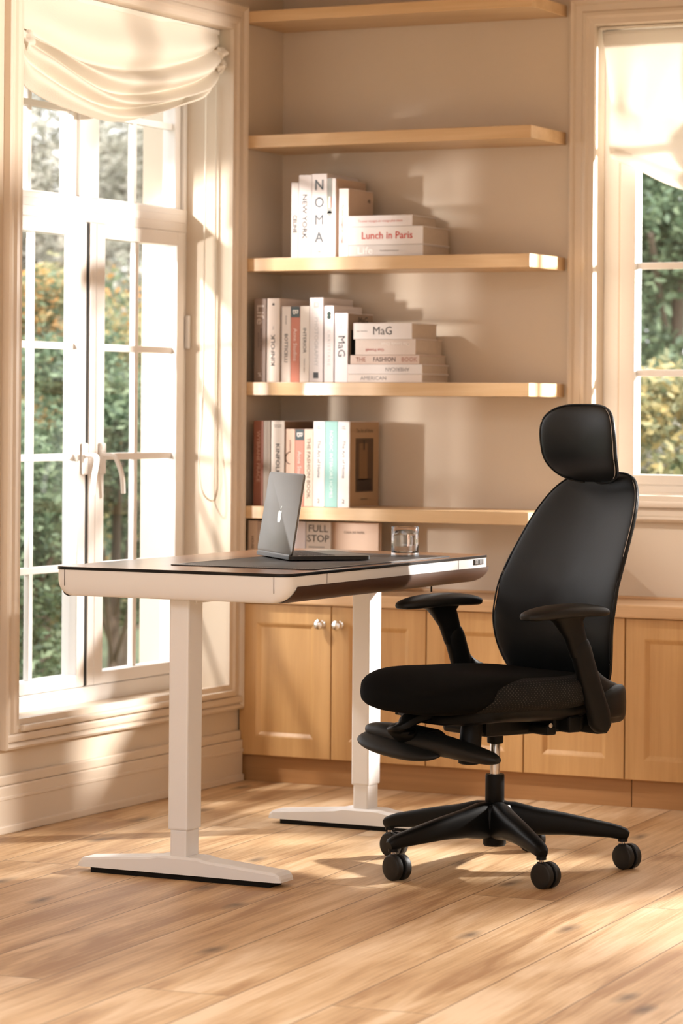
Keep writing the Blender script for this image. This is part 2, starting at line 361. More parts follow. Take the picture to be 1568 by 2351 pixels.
# ------------------------------------------------------------------ room shell
def wall_cells(mb, a0, a1, z0, z1, holes, mk):
    As = sorted({a0, a1, *[h[0] for h in holes], *[h[1] for h in holes]}); Zs = sorted({z0, z1, *[h[2] for h in holes], *[h[3] for h in holes]})
    for i in range(len(As)-1):
        for j in range(len(Zs)-1):
            ca = (As[i]+As[i+1])/2; cz = (Zs[j]+Zs[j+1])/2
            if any(h[0] < ca < h[1] and h[2] < cz < h[3] for h in holes): continue
            mk(mb, As[i], As[i+1], Zs[j], Zs[j+1])
WZ0, WZ1 = .28, 2.255
HL1 = (-1.225, -.075, WZ0, WZ1); HL2 = (-3.75, -1.95, WZ0, WZ1)
BW = .265
HB = (1.028, 3.22, .858, 2.255)
mb = MB(); wall_cells(mb, -9.2, .60, -.12, 2.9, [HL1], lambda m, a, b, c, d: m.box((-.30, a, c), (0, b, d)))
struct(mb.build('wall_left', [M['wall'], M['render_wall']]))
mb = MB(); wall_cells(mb, 0, 3.55, -.12, 2.9, [HB], lambda m, a, b, c, d: m.box((a, BW, c), (b, .60, d)))
struct(mb.build('wall_back', M['wall']))
HR = (-1.35, -.62, 1.50, 1.80)  # unseen opening, cut down to keep the side spot off the alcove
mb = MB(); wall_cells(mb, -2.4, BW, -.12, 2.9, [HR], lambda m, a, b, c, d: m.box((3.30, a, c), (3.55, b, d)))
struct(mb.build('wall_right', M['wall']))
mb = MB(); wall_cells(mb, -.30, 6.4, -.12, 2.9, [], lambda m, a, b, c, d: m.box((a, -9.4, c), (b, -9.2, d)))
struct(mb.build('wall_rear', M['plainwhite']))
mb = MB(); mb.box((6.2, -9.2, -.12), (6.4, -2.6, 2.9)); mb.box((3.30, -2.6, -.12), (6.4, -2.4, 2.9))
struct(mb.build('wall_side', M['plainwhite']))
struct(MB().box((-.30, -9.2, -.12), (6.2, .60, 0)).build('floor', M['floor']))
mb = MB(); mb.box((-.30, -5.0, 2.72), (6.2, .60, 2.9)); mb.box((-.30, -9.2, 2.72), (.3, -5.0, 2.9)); mb.box((5.7, -9.2, 2.72), (6.2, -5.0, 2.9)); mb.box((.3, -9.2, 2.72), (5.7, -8.5, 2.9))  # hole left as an added, unseen skylight to let soft light in
struct(mb.build('ceiling', M['ceiling']))

def casing(name, plane, rect, prof, mat, mitre_bottom=True):
    """picture-frame moulding round a rectangle; prof of (distance inward from the outer edge, height off the wall)"""
    a0, a1, z0, z1 = rect; mb = MB()
    def P3(a, z, v): return (v, a, z) if plane == 'L' else (a, BW-v, z)
    rings = []
    for (u, v) in prof:
        rings.append([P3(a0+u, z0+u, v), P3(a1-u, z0+u, v), P3(a1-u, z1-u, v), P3(a0+u, z1-u, v)])
    for r0, r1 in zip(rings, rings[1:]):
        mb.add(r0+r1, [(j, (j+1) % 4, 4+(j+1) % 4, 4+j) for j in range(4)])
    mb.add(rings[0]+rings[-1], [(j, 4+j, 4+(j+1) % 4, (j+1) % 4) for j in range(4)])
    return mb.build(name, mat)
PROF = [(0, .0), (0, .020), (.006, .024), (.013, .020), (.018, .013), (.036, .011), (.042, .017), (.052, .019), (.060, .013), (.076, .011), (.078, 0)]
struct(casing('trim_1', 'L', (-1.303, .003, .218, 2.333), PROF, M['trim']), 'moulded cream casing around the left window', 'window trim')
struct(casing('trim_2', 'B', (.962, 3.29, .80, 2.333), PROF, M['trim']), 'moulded cream casing around the right window', 'window trim')
# window stool under the left window, baseboard, sill under the right window
mb = MB(); mb.box((-.145, -1.225, .262), (.0, -.075, .281)); mb.box((.0, -1.23, .262), (.030, -.07, .279), .006); mb.box((.0, -1.30, .236), (.022, .006, .258), .006)
struct(mb.build('trim_3', M['trim']), 'cream sill and apron below the left window', 'window sill')
mb = MB()
for a, b in ((-9.2, -.002),):
    mb.box((0, a, 0), (.020, b, .125), .004); mb.box((0, a, .125), (.014, b, .152), .005); mb.box((0, a, .0), (.026, b, .022), .004); mb.box((0, a, .088), (.0225, b, .098), .002)
struct(mb.build('baseboard_left', M['trim']), 'tall moulded cream baseboard under the left window', 'baseboard')
mb = MB(); mb.box((.95, BW-.032, .842), (3.295, .345, .860), .006); mb.box((.962, BW-.020, .812), (3.29, BW, .842), .008); mb.box((.962, BW-.028, .806), (3.29, BW, .815), .004)
struct(mb.build('trim_4', M['trim']), 'cream sill nosing below the right window', 'window sill')

# ---- windows
def bars(mb, P, x0, x1, lst, ch=.004):
    for a0, a1, z0, z1 in lst: mb.box(P(x0, a0, z0), P(x1, a1, z1), ch)
PL = lambda d, a, z: (-d, a, z)       # left wall: d = depth behind the wall face
PB = lambda d, a, z: (a, BW+d, z)
def sash(P, a0, a1, z0, z1, stl, str_, rb, rt, dep, vm, hm, parent, name, mull=.020):
    """one glazed light: stiles and rails, glazing bars, pane"""
    mb = MB(); d0, d1 = dep
    mb.box(P(d0, a0, z0), P(d1, a0+stl, z1), .004); mb.box(P(d0, a1-str_, z0), P(d1, a1, z1), .004)
    mb.box(P(d0+.0004, a0+stl-.003, z0), P(d1-.0004, a1-str_+.003, z0+rb), .004); mb.box(P(d0+.0004, a0+stl-.003, z1-rt), P(d1-.0004, a1-str_+.003, z1), .004)
    s = mb.build(name, M['winwhite'], parent)
    ga0, ga1, gz0, gz1 = a0+stl, a1-str_, z0+rb, z1-rt
    mb = MB(); dm = (d0+d1)/2
    for v in vm: mb.box(P(dm-.010, v-mull/2, gz0), P(dm+.008, v+mull/2, gz1), .003)
    for h in hm: mb.box(P(dm-.0105, ga0, h-mull/2), P(dm+.0085, ga1, h+mull/2), .003)
    if vm or hm: mb.build('glazing_bars', M['winwhite'], s)
    MB().box(P(dm-.002, ga0-.004, gz0-.004), P(dm+.002, ga1+.004, gz1+.004)).build('glass_pane', M['glass'], s)
    return s
def window_left(n, a0, a1, real=True):
    w = thing('window_%d' % n, 'white casement window in the left wall, panes over the garden' if n == 1 else 'white casement window farther forward in the left wall', 'window')
    struct(w)
    c = (a0+a1)/2 if n != 1 else -.628
    F0, F1 = .145, .215
    mb = MB()
    mb.box(PL(F0, a0, WZ0), PL(F1, a0+.045, WZ1), .003); mb.box(PL(F0, a1-.018, WZ0), PL(F1, a1, WZ1), .003)
    mb.box(PL(F0, a0, WZ0), PL(F1, a1, .326), .003); mb.box(PL(F0, a0, WZ1-.05), PL(F1, a1, WZ1), .003)
    mb.box(PL(F0-.002, a0, 1.648), PL(F1, a1, 1.718), .004); mb.box(PL(F0-.006, a0+.04, 1.676), PL(F0, a1-.018, 1.700), .002)
    mb.box(PL(F0, c-.06, 1.718), PL(F1, c+.045, WZ1), .004)
    mb.box(PL(F0+.01, c-.026, .326), PL(F1, c+.026, 1.648))
    mb.build('frame', M['winwhite'], w)
    hs = [.667, .980, 1.2935]
    sl = sash(PL, a0+.047, c-.030, .328, 1.648, .046, .040, .036, .042, (.138, .19), [-.915], hs, w, 'casement_sash')
    sr = sash(PL, c-.012, a1-.024, .328, 1.648, .083, .045, .036, .042, (.138, .19), [-.352 if n == 1 else (c+a1)/2], hs, w, 'casement_sash')
    MB().box(PL(.1415, c-.031, .33), PL(.17, c-.011, 1.645)).build('gap_strip', M['dark_gap'], w)  # dark strip painted in where the gap between the sashes lies in shade
    MB().box(PL(.1365, c+.022, .33), PL(.139, c+.024, 1.645)).build('cover_strip', M['winwhite'], w)
    MB().box(PL(.150, a1-.0235, .33), PL(.18, a1-.0185, 1.645)).build('gap_strip', M['dark_gap'], w)
    ul = sash(PL, a0+.047, c-.060, 1.718, WZ1-.05, .045, .02, .004, .02, (.155, .20), [(a0+.092+c-.07)/2], [1.965], w, 'fixed_light')
    ur = sash(PL, c+.045, a1-.020, 1.718, WZ1-.05, .012, .035, .004, .02, (.155, .20), [-.345 if n == 1 else (c+a1)/2], [1.965], w, 'fixed_light')
    if n == 1:
        for (y, bend) in ((c-.045, -1), (c+.052, 1)):
            mb = MB(); mb.box((-.138, y-.012, .93), (-.126, y+.012, 1.02), .005)
            h = mb.build('handle_plate', M['winwhite'], sl if bend < 0 else sr)
            path = catmull([(-.126, y, .985), (-.10, y, .985), (-.088, y+.01*bend*.6, .972), (-.083, y+.028*bend, .925), (-.083, y+.036*bend, .875)], 5)
            mb = MB(); mb.sweep([(p.x, p.y, p.z, lerp(.010, .006, i/(len(path)-1)), .006) for i, p in enumerate(path)], 12)
            mb.build('handle', M['winwhite'], sl if bend < 0 else sr)
        MB().box((-.143, a1-.014, 1.30), (-.128, a1-.003, 1.40), .003).build('hinge', M['winwhite'], w)
    return w
window_left(1, -1.225, -.075)
w = thing('window_3', 'white casement window at the right over the worktop', 'window'); struct(w)
mb = MB(); a0, a1, z0, z1 = HB; F0, F1 = .10, .17
mb.box(PB(F0, a0, z0), PB(F1, a0+.048, z1), .003); mb.box(PB(F0, a1-.048, z0), PB(F1, a1, z1), .003)
mb.box(PB(F0, a0, z0), PB(F1, a1, .905), .003); mb.box(PB(F0, a0, z1-.05), PB(F1, a1, z1), .003); mb.box(PB(F0, 1.81, z0), PB(F1, 1.86, z1), .003); mb.box(PB(F0, 2.50, z0), PB(F1, 2.55, z1), .003)
mb.box(PB(F0-.004, a0+.02, z0), PB(F0, a1-.02, .884), .002)
mb.build('frame', M['winwhite'], w)
MB().box(PB(.1005, a0+.0475, .905), PB(.13, a0+.0525, z1-.05)).build('gap_strip', M['trim'], w)
sash(PB, a0+.053, 1.81, .905, z1-.05, .050, .05, .030, .04, (.094, .145), [1.455], [1.235, 1.551, 1.867], w, 'casement_sash')
sash(PB, 1.86, 2.50, .905, z1-.05, .055, .05, .030, .04, (.094, .145), [2.18], [1.235, 1.551, 1.867], w, 'casement_sash')
sash(PB, 2.55, a1-.05, .905, z1-.05, .055, .05, .030, .04, (.094, .145), [2.86], [1.235, 1.551, 1.867], w, 'casement_sash')
w = thing('window_4', 'unseen window added in the right wall to mask a lamp beam', 'window'); struct(w)  # unseen gobo, added so its sash shapes the spot's patches on the blind
PR = lambda d, a, z: (3.30+d, a, z)
sash(PR, HR[0], HR[1], HR[2], HR[3], .05, .05, .05, .05, (.06, .11), [-.815], [], w, 'casement_sash')

# ------------------------------------------------------------------ shelves, cabinets
ZS = [('second shelf from the top, empty', 1.9056, 1.9430), ('oak shelf carrying the tall white cookbooks', 1.5343, 1.5735), ('oak shelf carrying the middle row of magazines', 1.1615, 1.2007), ('lowest oak shelf, holding the teal and rust books', .7912, .8283)]
SH = {}
def shelf(label, z0, z1):
    o = MB().box((.002, .0, z0), (.946, BW-.001, z1), .0015).build('wall_shelf', M['oakshelf'], None)
    tag(o, label, 'shelf', 'oak shelves in the alcove'); return o
shelf('topmost oak wall shelf, at the upper edge of the picture', 2.2834, 2.3175)
shelf('empty oak wall shelf, second from the top', 1.9056, 1.9430)
shelf('oak wall shelf carrying the book with four big letters and the red-titled stack', 1.5343, 1.5735)
shelf('oak wall shelf carrying the row that starts with the taupe book', 1.1615, 1.2007)
shelf('lowest oak wall shelf, carrying the teal book', .7912, .8283)

def door(x0, x1, z0, z1, parent, knob=None):
    g = .0018; x0 += g; x1 -= g; mb = MB()
    ins = [(0, .018), (0, .0012), (.0012, 0), (.056, 0), (.060, .0015), (.070, .0080), (.078, .0080)]
    rings = []
    for u, y in ins: rings.append([(x0+u, y, z0+u), (x1-u, y, z0+u), (x1-u, y, z1-u), (x0+u, y, z1-u)])
    for r0, r1 in zip(rings, rings[1:]): mb.add(r0+r1, [(j, (j+1) % 4, 4+(j+1) % 4, 4+j) for j in range(4)])
    mb.add(rings[-1], [(0, 1, 2, 3)]); mb.add(rings[0], [(3, 2, 1, 0)])
    d = mb.build('door', M['cab'], parent)
    if knob:
        mb = MB(); prof = [(.011, 0), (.011, -.002), (.006, -.004), (.005, -.010), (.007, -.014), (.0125, -.019), (.0150, -.025), (.0135, -.031), (.008, -.0345), (.001, -.0355)]
        mb.lathe(prof, 24, (knob, .0, .482), 'y'); mb.build('knob', M['chrome'], d)
    return d
CW = .3107
for c in range(4):
    x0 = .004+c*2*CW; x1 = x0+2*CW
    lab = ['maple base cabinet in the corner, beside the left window', 'maple base cabinet behind the rear desk leg', 'maple base cabinet at the right, behind the chair back', 'maple base cabinet beyond the right edge'][c]
    cb = thing('base_cabinet', lab, 'cabinet', (0, 0, 0), group='maple base cabinets along the back wall')
    MB().box((x0, .0185, .080), (x1, BW-.002, .5365)).build('carcass', M['cab'], cb)
    door(x0, x0+CW, .0805, .5355, cb, x0+CW-.030); door(x0+CW, x1, .0805, .5355, cb, x0+CW+.030)
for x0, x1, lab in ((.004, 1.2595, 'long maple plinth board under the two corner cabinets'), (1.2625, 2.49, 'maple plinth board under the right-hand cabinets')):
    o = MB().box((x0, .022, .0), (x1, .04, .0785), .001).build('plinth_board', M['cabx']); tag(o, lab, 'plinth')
mb = MB(); mb.box((.0025, -.020, .538), (2.50, BW-.001, .575), .005); mb.box((.0025, BW-.012, .575), (2.50, BW-.001, .583), .002)
tag(mb.build('worktop', M['counter']), 'pale maple worktop running over the base cabinets', 'worktop')

# ------------------------------------------------------------------ books
def textmesh(s, size, ex=.0):
    cu = bpy.data.curves.new('t', 'FONT'); cu.body = s; cu.size = size; cu.align_x = 'CENTER'; cu.align_y = 'CENTER'; cu.extrude = ex; cu.resolution_u = 2; cu.offset = 0 if 'M' in s else size*.012
    ob = bpy.data.objects.new('t', cu); COL.objects.link(ob)
    dg = bpy.context.evaluated_depsgraph_get(); me = bpy.data.meshes.new_from_object(ob.evaluated_get(dg))
    bpy.data.objects.remove(ob); bpy.data.curves.remove(cu); return me
_tm = {}
def colm(c, rough=.6, name='print'):
    k = (tuple(c), rough)
    if k not in _tm: _tm[k] = plain('%s_%02x%02x%02x' % (name, *[int(q) for q in c[:3]]), lin(c), rough, var=.04, vscale=20)
    return _tm[k]
RX = Matrix.Rotation(PI/2, 4, 'X')
def place_text(s, size, mat, parent, loc, mode='down', face='spine', sx=1.0, name='lettering'):
    me = textmesh(s, size); me.materials.clear(); me.materials.append(mat)
    o = bpy.data.objects.new(name, me); COL.objects.link(o); o.parent = parent
    R = RX
    if mode == 'down': R = Matrix.Rotation(PI/2, 4, 'Y') @ RX
    if mode == 'up': R = Matrix.Rotation(-PI/2, 4, 'Y') @ RX
    if face == 'right': R = Matrix.Rotation(PI/2, 4, 'Z') @ R
    o.matrix_local = Matrix.Translation(loc) @ R @ Matrix.Diagonal((sx, 1, 1, 1))
    return o
GREYT = (48, 50, 54); RED = (190, 60, 50)
def book(x, z, w, h, d, col, label, texts=(), group=None, y=.03, lie=None, cover_col=None, extras=None, pages=True):
    """upright: spine faces the room (-y); lie = 'u'/'d' lays it flat, title reading upright / upside down"""
    if lie is None: t = thing('book', label, 'book', (x, y, z), (0, 0, 0), group)
    elif lie == 'u': t = thing('book', label, 'book', (x+h, y, z), (0, -PI/2, 0), group)      # local z -> -x ... top of book to the left
    else: t = thing('book', label, 'book', (x, y, z+w), (0, PI/2, 0), group)
    cm = colm(col, .55, 'book_cover'); bt = .0025
    mb = MB()
    mb.box((0, .0, 0), (w, .004, h), .0012); mb.box((0, .002, 0), (bt, d, h), .0006); mb.box((w-bt, .002, 0), (w, d, h), .0006)
    cv = mb.build('cover', cm, t)
    if cover_col: # front board given a different tone
        MB().box((w, .004, .0015), (w+.0004, d-.001, h-.0015)).build('front_board', colm(cover_col, .5, 'board'), t)
    if pages: MB().box((bt, .004, .003), (w-bt, d-.003, h-.003)).build('pages', M['pages'], t)
    for tx in texts:
        s, size, frac, c, mode = tx[:5]; sx = tx[5] if len(tx) > 5 else 1.0; off = tx[6] if len(tx) > 6 else 0
        if mode == 'stack':
            n = len(s)
            for i, ch in enumerate(s): place_text(ch, size, colm(c), t, (w/2, -.0007, h*(1-frac)-i*off), 'flat', sx=sx)
        else: place_text(s, size, colm(c), t, (w/2+off, -.0007, h*(1-frac)), mode, sx=sx)
    if extras: extras(t, w, h, d)
    return t
W1 = (226, 218, 217); W2 = (212, 203, 198); CR = (222, 200, 185)
def patch(t, x0, x1, z0, z1, c, y=-.0005, name='colour_band'):
    return MB().box((x0, y, z0), (x1, y+.0008, z1)).build(name, colm(c), t)
G3 = 'books on the upper book shelf'; G4 = 'books on the middle shelf'; G5 = 'books on the lowest shelf'; G6 = 'books standing on the worktop'
z3, z4, z5 = 1.5740, 1.2012, .8288
# --- upper row
book(.1544, z3, .0245, .2265, .19, W2, 'slim pale book at the left end of the upper row, shorter than its neighbour', [('CELINE', .017, .55, GREYT, 'down')], G3)
book(.1798, z3, .0430, .2480, .20, W1, 'tall white book with a city name reading down its spine, second in the upper row', [('NEW YORK', .022, .50, GREYT, 'down', 1.15, -.002)], G3)
book(.2240, z3, .0500, .2500, .21, W1, 'tall white book with four large upright grey letters stacked down its spine', [('NOMA', .044, .14, (74, 82, 90), 'stack', .95, .052), ('noma', .006, .93, GREYT, 'flat')], G3)
def tagband(t, w, h, d):
    patch(t, .001, .017, h-.105, h-.001, (150, 150, 145)); patch(t, .0055, .0115, h-.088, h-.055, (225, 222, 215), -.0009)
    patch(t, .0022, .005, h-.088, h-.052, (140, 160, 128), -.0009); patch(t, .012, .0150, h-.088, h-.055, (165, 105, 90), -.0009)
    mb = MB(); mb.cyl((.009, -.0005, h-.105), (.009, .0003, h-.105), .008); mb.build('colour_band', colm((140, 142, 138)), t)
book(.2748, z3, .0290, .2360, .20, W1, 'white book with a grey and green tag on its spine', [('Spirit of the Nordic', .009, .72, (185, 180, 178), 'down')], G3, extras=tagband, cover_col=(205, 178, 155))
def bird(t, w, h, d):
    place_text('AB', .016, colm((55, 52, 50)), t, (w+.001, d-.03, h-.030), 'flat', 'right', name='cover_print')
book(.3150, z3, .0320, .2035, .165, (236, 222, 216), 'shorter upright white book with a small red spine title, beside the lying stack', [('To your voyages en voyage', .0095, .52, (180, 92, 84), 'down', 1.1, -.004)], G3, extras=bird, cover_col=(205, 180, 160))
book(.3475, z3+.034+.0545, .0330, .2090, .17, W1, 'thin white book on top of the upper lying stack', [('To your voyages en voyage plus chers', .0095, .50, (220, 150, 145), 'down')], G3, lie='u')
book(.3475, z3+.0345, .0535, .2440, .19, (228, 220, 217), 'thick white book with a large red title in the upper lying stack', [('Lunch in Paris', .030, .52, (198, 62, 52), 'down', 1.0)], G3, lie='u')
def lifex(t, w, h, d):
    place_text('Life', .030, colm((250, 248, 246)), t, (w/2, -.0007, h-.055), 'down', sx=1.2); place_text('Scandinavian interiors', .007, colm((150, 146, 142)), t, (w/2, -.0007, h-.135), 'down')
book(.3475, z3, .0340, .2440, .19, (216, 208, 204), 'pale grey book at the bottom of the upper lying stack', [], G3, lie='u', extras=lifex)
# --- middle row
def life2(t, w, h, d):
    place_text('Life', .034, colm((205, 190, 180)), t, (w/2, -.0007, h-.048), 'down', sx=1.25); place_text('Scandinavian homes\nand interiors', .0085, colm((88, 70, 60)), t, (w/2, -.0007, h-.125), 'down')
    place_text('%', .018, colm((215, 205, 200)), t, (w/2, -.0007, .022), 'flat')
book(.0312, z4, .0400, .2520, .20, (142, 122, 110), 'taupe book at the left end of the middle shelf', [], G4, extras=life2)
def dot(t, w, h, d): MB().cyl((w/2, -.0006, h-.018), (w/2, .0002, h-.018), .004, n=8).build('emblem', colm((60, 55, 55)), t)
book(.0752, z4, .0425, .2520, .20, (230, 216, 206), 'white book with a small dark dot, right beside the taupe book on the middle shelf', [('KINFOLK', .0185, .62, (60, 58, 58), 'up', 1.25), ('THE', .006, .35, (150, 140, 135), 'down')], G4, extras=dot)
book(.1252, z4, .0300, .2275, .19, (228, 216, 208), 'slim white book just left of the pink one on the middle shelf', [('BOTTICELLI', .0150, .55, (80, 76, 76), 'down', 1.1), ('Botticelli', .007, .18, (130, 124, 120), 'down')], G4)
def acne(t, w, h, d):
    patch(t, .0005, w-.0005, h-.033, h-.0005, (82, 96, 100)); place_text('B', .027, colm((240, 236, 232)), t, (w/2, -.0012, h-.0165), 'down'); place_text('Acne Studios', .0165, colm((238, 214, 204)), t, (w/2, -.0010, h-.115), 'down', sx=1.12)
book(.1560, z4, .0300, .2275, .19, (200, 128, 108), 'salmon pink book with a grey top, on the middle shelf', [], G4, extras=acne)
book(.1870, z4, .0315, .2280, .19, (232, 222, 214), 'slim white book just right of the pink one on the middle shelf', [('INTERIOR', .0150, .45, (100, 96, 94), 'down', 1.15), ('Collector edition', .006, .78, (130, 124, 120), 'down')], G4)
def photo(t, w, h, d):
    place_text('□', .02, colm((170, 166, 164)), t, (w/2, -.0007, h-.022), 'flat')
    MB().box((w/2-.009, -.0005, h-.032), (w/2+.009, .0003, h-.014)).build('emblem', colm((205, 202, 200)), t)
    patch(t, w/2-.009, w/2+.008, .012, .030, (70, 72, 76), name='emblem')
book(.2195, z4, .0450, .2525, .20, W1, 'tallest pale book of the middle row, with a very faint spine title', [('PHOTOGRAPHY', .0175, .52, (196, 192, 192), 'down', 1.15)], G4, extras=photo)
def green(t, w, h, d):
    mb = MB(); mb.cyl((w/2, -.0006, h-.024), (w/2, .0002, h-.024), .0065, n=16); mb.cyl((w/2, -.0007, h-.034), (w/2, .0001, h-.034), .0065, n=16); mb.build('emblem', colm((18, 50, 36)), t)
book(.2690, z4, .0310, .2285, .19, W1, 'white book with a dark green double dot on its spine', [('C H R I S T I A N E', .0120, .55, (190, 186, 184), 'down', 1.1)], G4, extras=green)
def magc(t, w, h, d):
    place_text('MaG', .034, colm((52, 44, 40)), t, (w+.001, .10, h-.022), 'flat', 'right', name='cover_print')
    MB().box((w, .02, .06), (w+.0010, .16, h-.05)).build('cover_print', colm((22, 22, 20)), t)
book(.3045, z4, .0430, .2060, .17, (234, 226, 228), 'upright white volume touching the lying stack on the middle shelf', [('MaG', .034, .48, (58, 62, 66), 'down', 1.0), ('New York', .006, .16, (120, 115, 112), 'down')], G4, cover_col=(150, 128, 108), extras=magc)
zz = z4
book(.3480, zz, .0245, .2440, .19, (234, 222, 214), 'white book at the bottom of the lying stack on the middle shelf', [('AMERICAN', .0165, .35, (150, 145, 145), 'down', 1.05)], G4, lie='u'); zz += .0250
book(.3480, zz, .0285, .2440, .19, (228, 220, 217), 'white book second from the bottom of the middle stack, title upside down', [('AMERICAN', .0160, .33, (150, 145, 145), 'down', 1.0)], G4, lie='d'); zz += .0290
book(.3560, zz, .0270, .2260, .19, (212, 190, 178), 'beige book with brown capitals in the middle of the lying stack', [('THE', .0190, .155, (170, 120, 104), 'down', .95), ('FASHION', .0190, .50, (92, 72, 66), 'down', .95), ('BOOK', .0190, .86, (176, 128, 112), 'down', .95)], G4, lie='u'); zz += .0275
book(.3720, zz, .0460, .1980, .19, (214, 198, 188), 'thick beige book in the middle stack with small red lettering upside down', [('Gus Powell', .0120, .67, (176, 92, 84), 'down', 1.1, .008), ('The Lonely Ones', .0120, .33, (240, 232, 226), 'down', 1.1, -.010)], G4, lie='d'); zz += .0465
book(.3660, zz, .0480, .1920, .18, (228, 220, 217), 'thick white volume on top of the lying stack on the middle shelf', [('MaG', .034, .50, (48, 48, 52), 'down', 1.0), ('New York Paris', .0055, .15, (120, 115, 112), 'down')], G4, lie='u')
# --- lowest row
book(.0320, z5, .0330, .2560, .20, (142, 84, 62), 'rust brown book at the left end of the lowest shelf', [('WYBRANE PRACE', .0160, .42, (196, 150, 128), 'down', 1.2)], G5)
def dkc(t, w, h, d):
    for i in range(4): MB().box((w, .03, .04+i*.05), (w+.0009, .14, .075+i*.05)).build('cover_print', colm((52, 46, 40)), t)
book(.0660, z5, .0230, .2560, .20, (152, 138, 124), 'grey book with dark photo panels on its cover', [], G5, cover_col=(116, 102, 86), extras=dkc)
book(.0925, z5, .0440, .2560, .20, (232, 222, 214), 'white book between the grey and the peach books on the lowest shelf', [('KINFOLK', .0185, .45, (66, 64, 66), 'down', 1.25), ('Notes from\nthe world', .0055, .06, (120, 115, 112), 'flat')], G5, cover_col=(128, 96, 70))
def loop(t, w, h, d):
    mb = MB(); mb.tube([(.014+.014*math.cos(a), -.0006, .145+.018*math.sin(a)) for a in [PI*.5+PI*k/12 for k in range(13)]], .0012, 6); mb.build('emblem', colm((58, 48, 44)), t)
book(.1425, z5, .0300, .2320, .19, (226, 192, 172), 'peach book with a dark loop drawn on its spine', [('architecture', .0075, .22, (140, 104, 90), 'down')], G5, extras=loop)
book(.1735, z5, .0300, .2320, .19, (208, 148, 132), 'pink book with a dark grey top on the lowest shelf', [], G5, extras=acne)
book(.2045, z5, .0290, .2320, .19, (228, 212, 196), 'cream book right of the pink one on the lowest shelf', [('THE FASHION BOOK', .0160, .5, (150, 130, 115), 'down', 1.2)], G5)
def art(t, w, h, d):
    place_text('2', .017, colm((120, 118, 118)), t, (w/2, -.0007, .018), 'flat'); place_text('slow\nliving', .006, colm((130, 126, 124)), t, (w/2, -.0007, h-.018), 'flat')
    patch(t, .0005, w-.0005, h-.032, h-.0005, (226, 222, 222), -.0003)
book(.2345, z5, .0385, .2560, .20, (228, 220, 217), 'white book touching the left side of the teal book', [('The Art of Home', .0150, .44, (140, 140, 142), 'down', 1.05)], G5, extras=art)
book(.2740, z5, .0420, .2560, .20, (140, 184, 178), 'teal book with white lettering on the lowest shelf', [('NORDIC INTERIORS HOMES', .0145, .50, (226, 236, 234), 'down', 1.1)], G5)
def art2(t, w, h, d):
    art(t, w, h, d)
    place_text('The Art of Home', .016, colm((96, 76, 58)), t, (w+.001, d/2, h-.028), 'flat', 'right', name='cover_print')
    place_text('Slow interiors', .008, colm((96, 76, 58)), t, (w+.001, d/2, .024), 'flat', 'right', name='cover_print')
    c = MB().box((w, d*.2, .045), (w+.0009, d*.8, h-.05)).build('cover_photo', colm((78, 56, 36)), t)
    MB().box((w+.0009, d*.32, .08), (w+.0013, d*.60, h-.065)).build('cover_print', colm((120, 88, 56)), t)
    MB().box((w+.0013, d*.46, h-.085), (w+.0017, d*.50, h-.055)).build('cover_print', colm((38, 26, 16)), t)
    MB().box((w+.0009, d*.24, .048), (w+.0013, d*.74, .085)).build('cover_print', colm((44, 28, 18)), t)
book(.3170, z5, .0385, .2560, .20, (228, 220, 217), 'white-spined book ending the lowest row, brown photo cover facing right', [('The Art of Home', .0150, .44, (140, 140, 142), 'down', 1.05)], G5, cover_col=(168, 138, 106), extras=art2)
# --- on the worktop (covers face the room)
def facing(x0, x1, y, h, col, label, extra, th=.014):
    t = thing('book', label, 'book', (x0, y, .5755), (0, 0, 0), G6); w = x1-x0
    mb = MB(); mb.box((0, 0, 0), (w, .002, h), .0005); mb.box((0, th-.002, 0), (w, th, h), .0005); mb.box((0, 0, 0), (.002, th, h), .0005); mb.build('cover', colm(col, .5, 'book_cover'), t)
    MB().box((.002, .002, .002), (w-.003, th-.002, h-.002)).build('pages', M['pages'], t); extra(t, w, h); return t
def f1(t, w, h): place_text('HOUSE OF GLASS', .012, colm((70, 58, 46)), t, (w/2, -.0007, h*.55), 'down')
facing(.020, .052, .02, .208, (196, 168, 142), 'narrow tan book on the worktop left of the laptop lid', f1, .15)
facing(.085, .175, .10, .206, (224, 214, 216), 'plain white book on the worktop just behind the laptop', lambda t, w, h: None)
def f2(t, w, h):
    place_text('FULL\nSTOP', .030, colm((92, 86, 80)), t, (w*.50, -.0008, h-.036), 'flat', sx=1.05)
    for i in range(3): patch(t, .01, w-.02, h-.078-.008*i, h-.074-.008*i, (150, 142, 134))
    patch(t, .008, w-.004, .03, .105, (170, 178, 166)); patch(t, .008, .032, .03, .095, (72, 84, 66), -.001); patch(t, .05, w-.01, .06, .098, (196, 200, 190), -.001)
facing(.178, .262, .095, .206, (206, 192, 180), 'magazine with two lines of blocky grey capitals standing on the worktop', f2, .010)
def f3(t, w, h):
    place_text('CASA DE PAPEL', .010, colm((110, 84, 66)), t, (w*.5, -.0008, h-.030), 'flat'); patch(t, .038, .115, .03, .105, (196, 150, 126))
    MB().cyl((w*.48, -.0012, .085), (w*.48, 0, .085), .014).build('cover_print', colm((168, 128, 112)), t); patch(t, w*.40, w*.56, .031, .07, (150, 104, 88), -.001, 'cover_print')
facing(.2535, .414, .112, .206, (212, 182, 158), 'cream book with a small pink portrait, on the worktop', f3, .02)

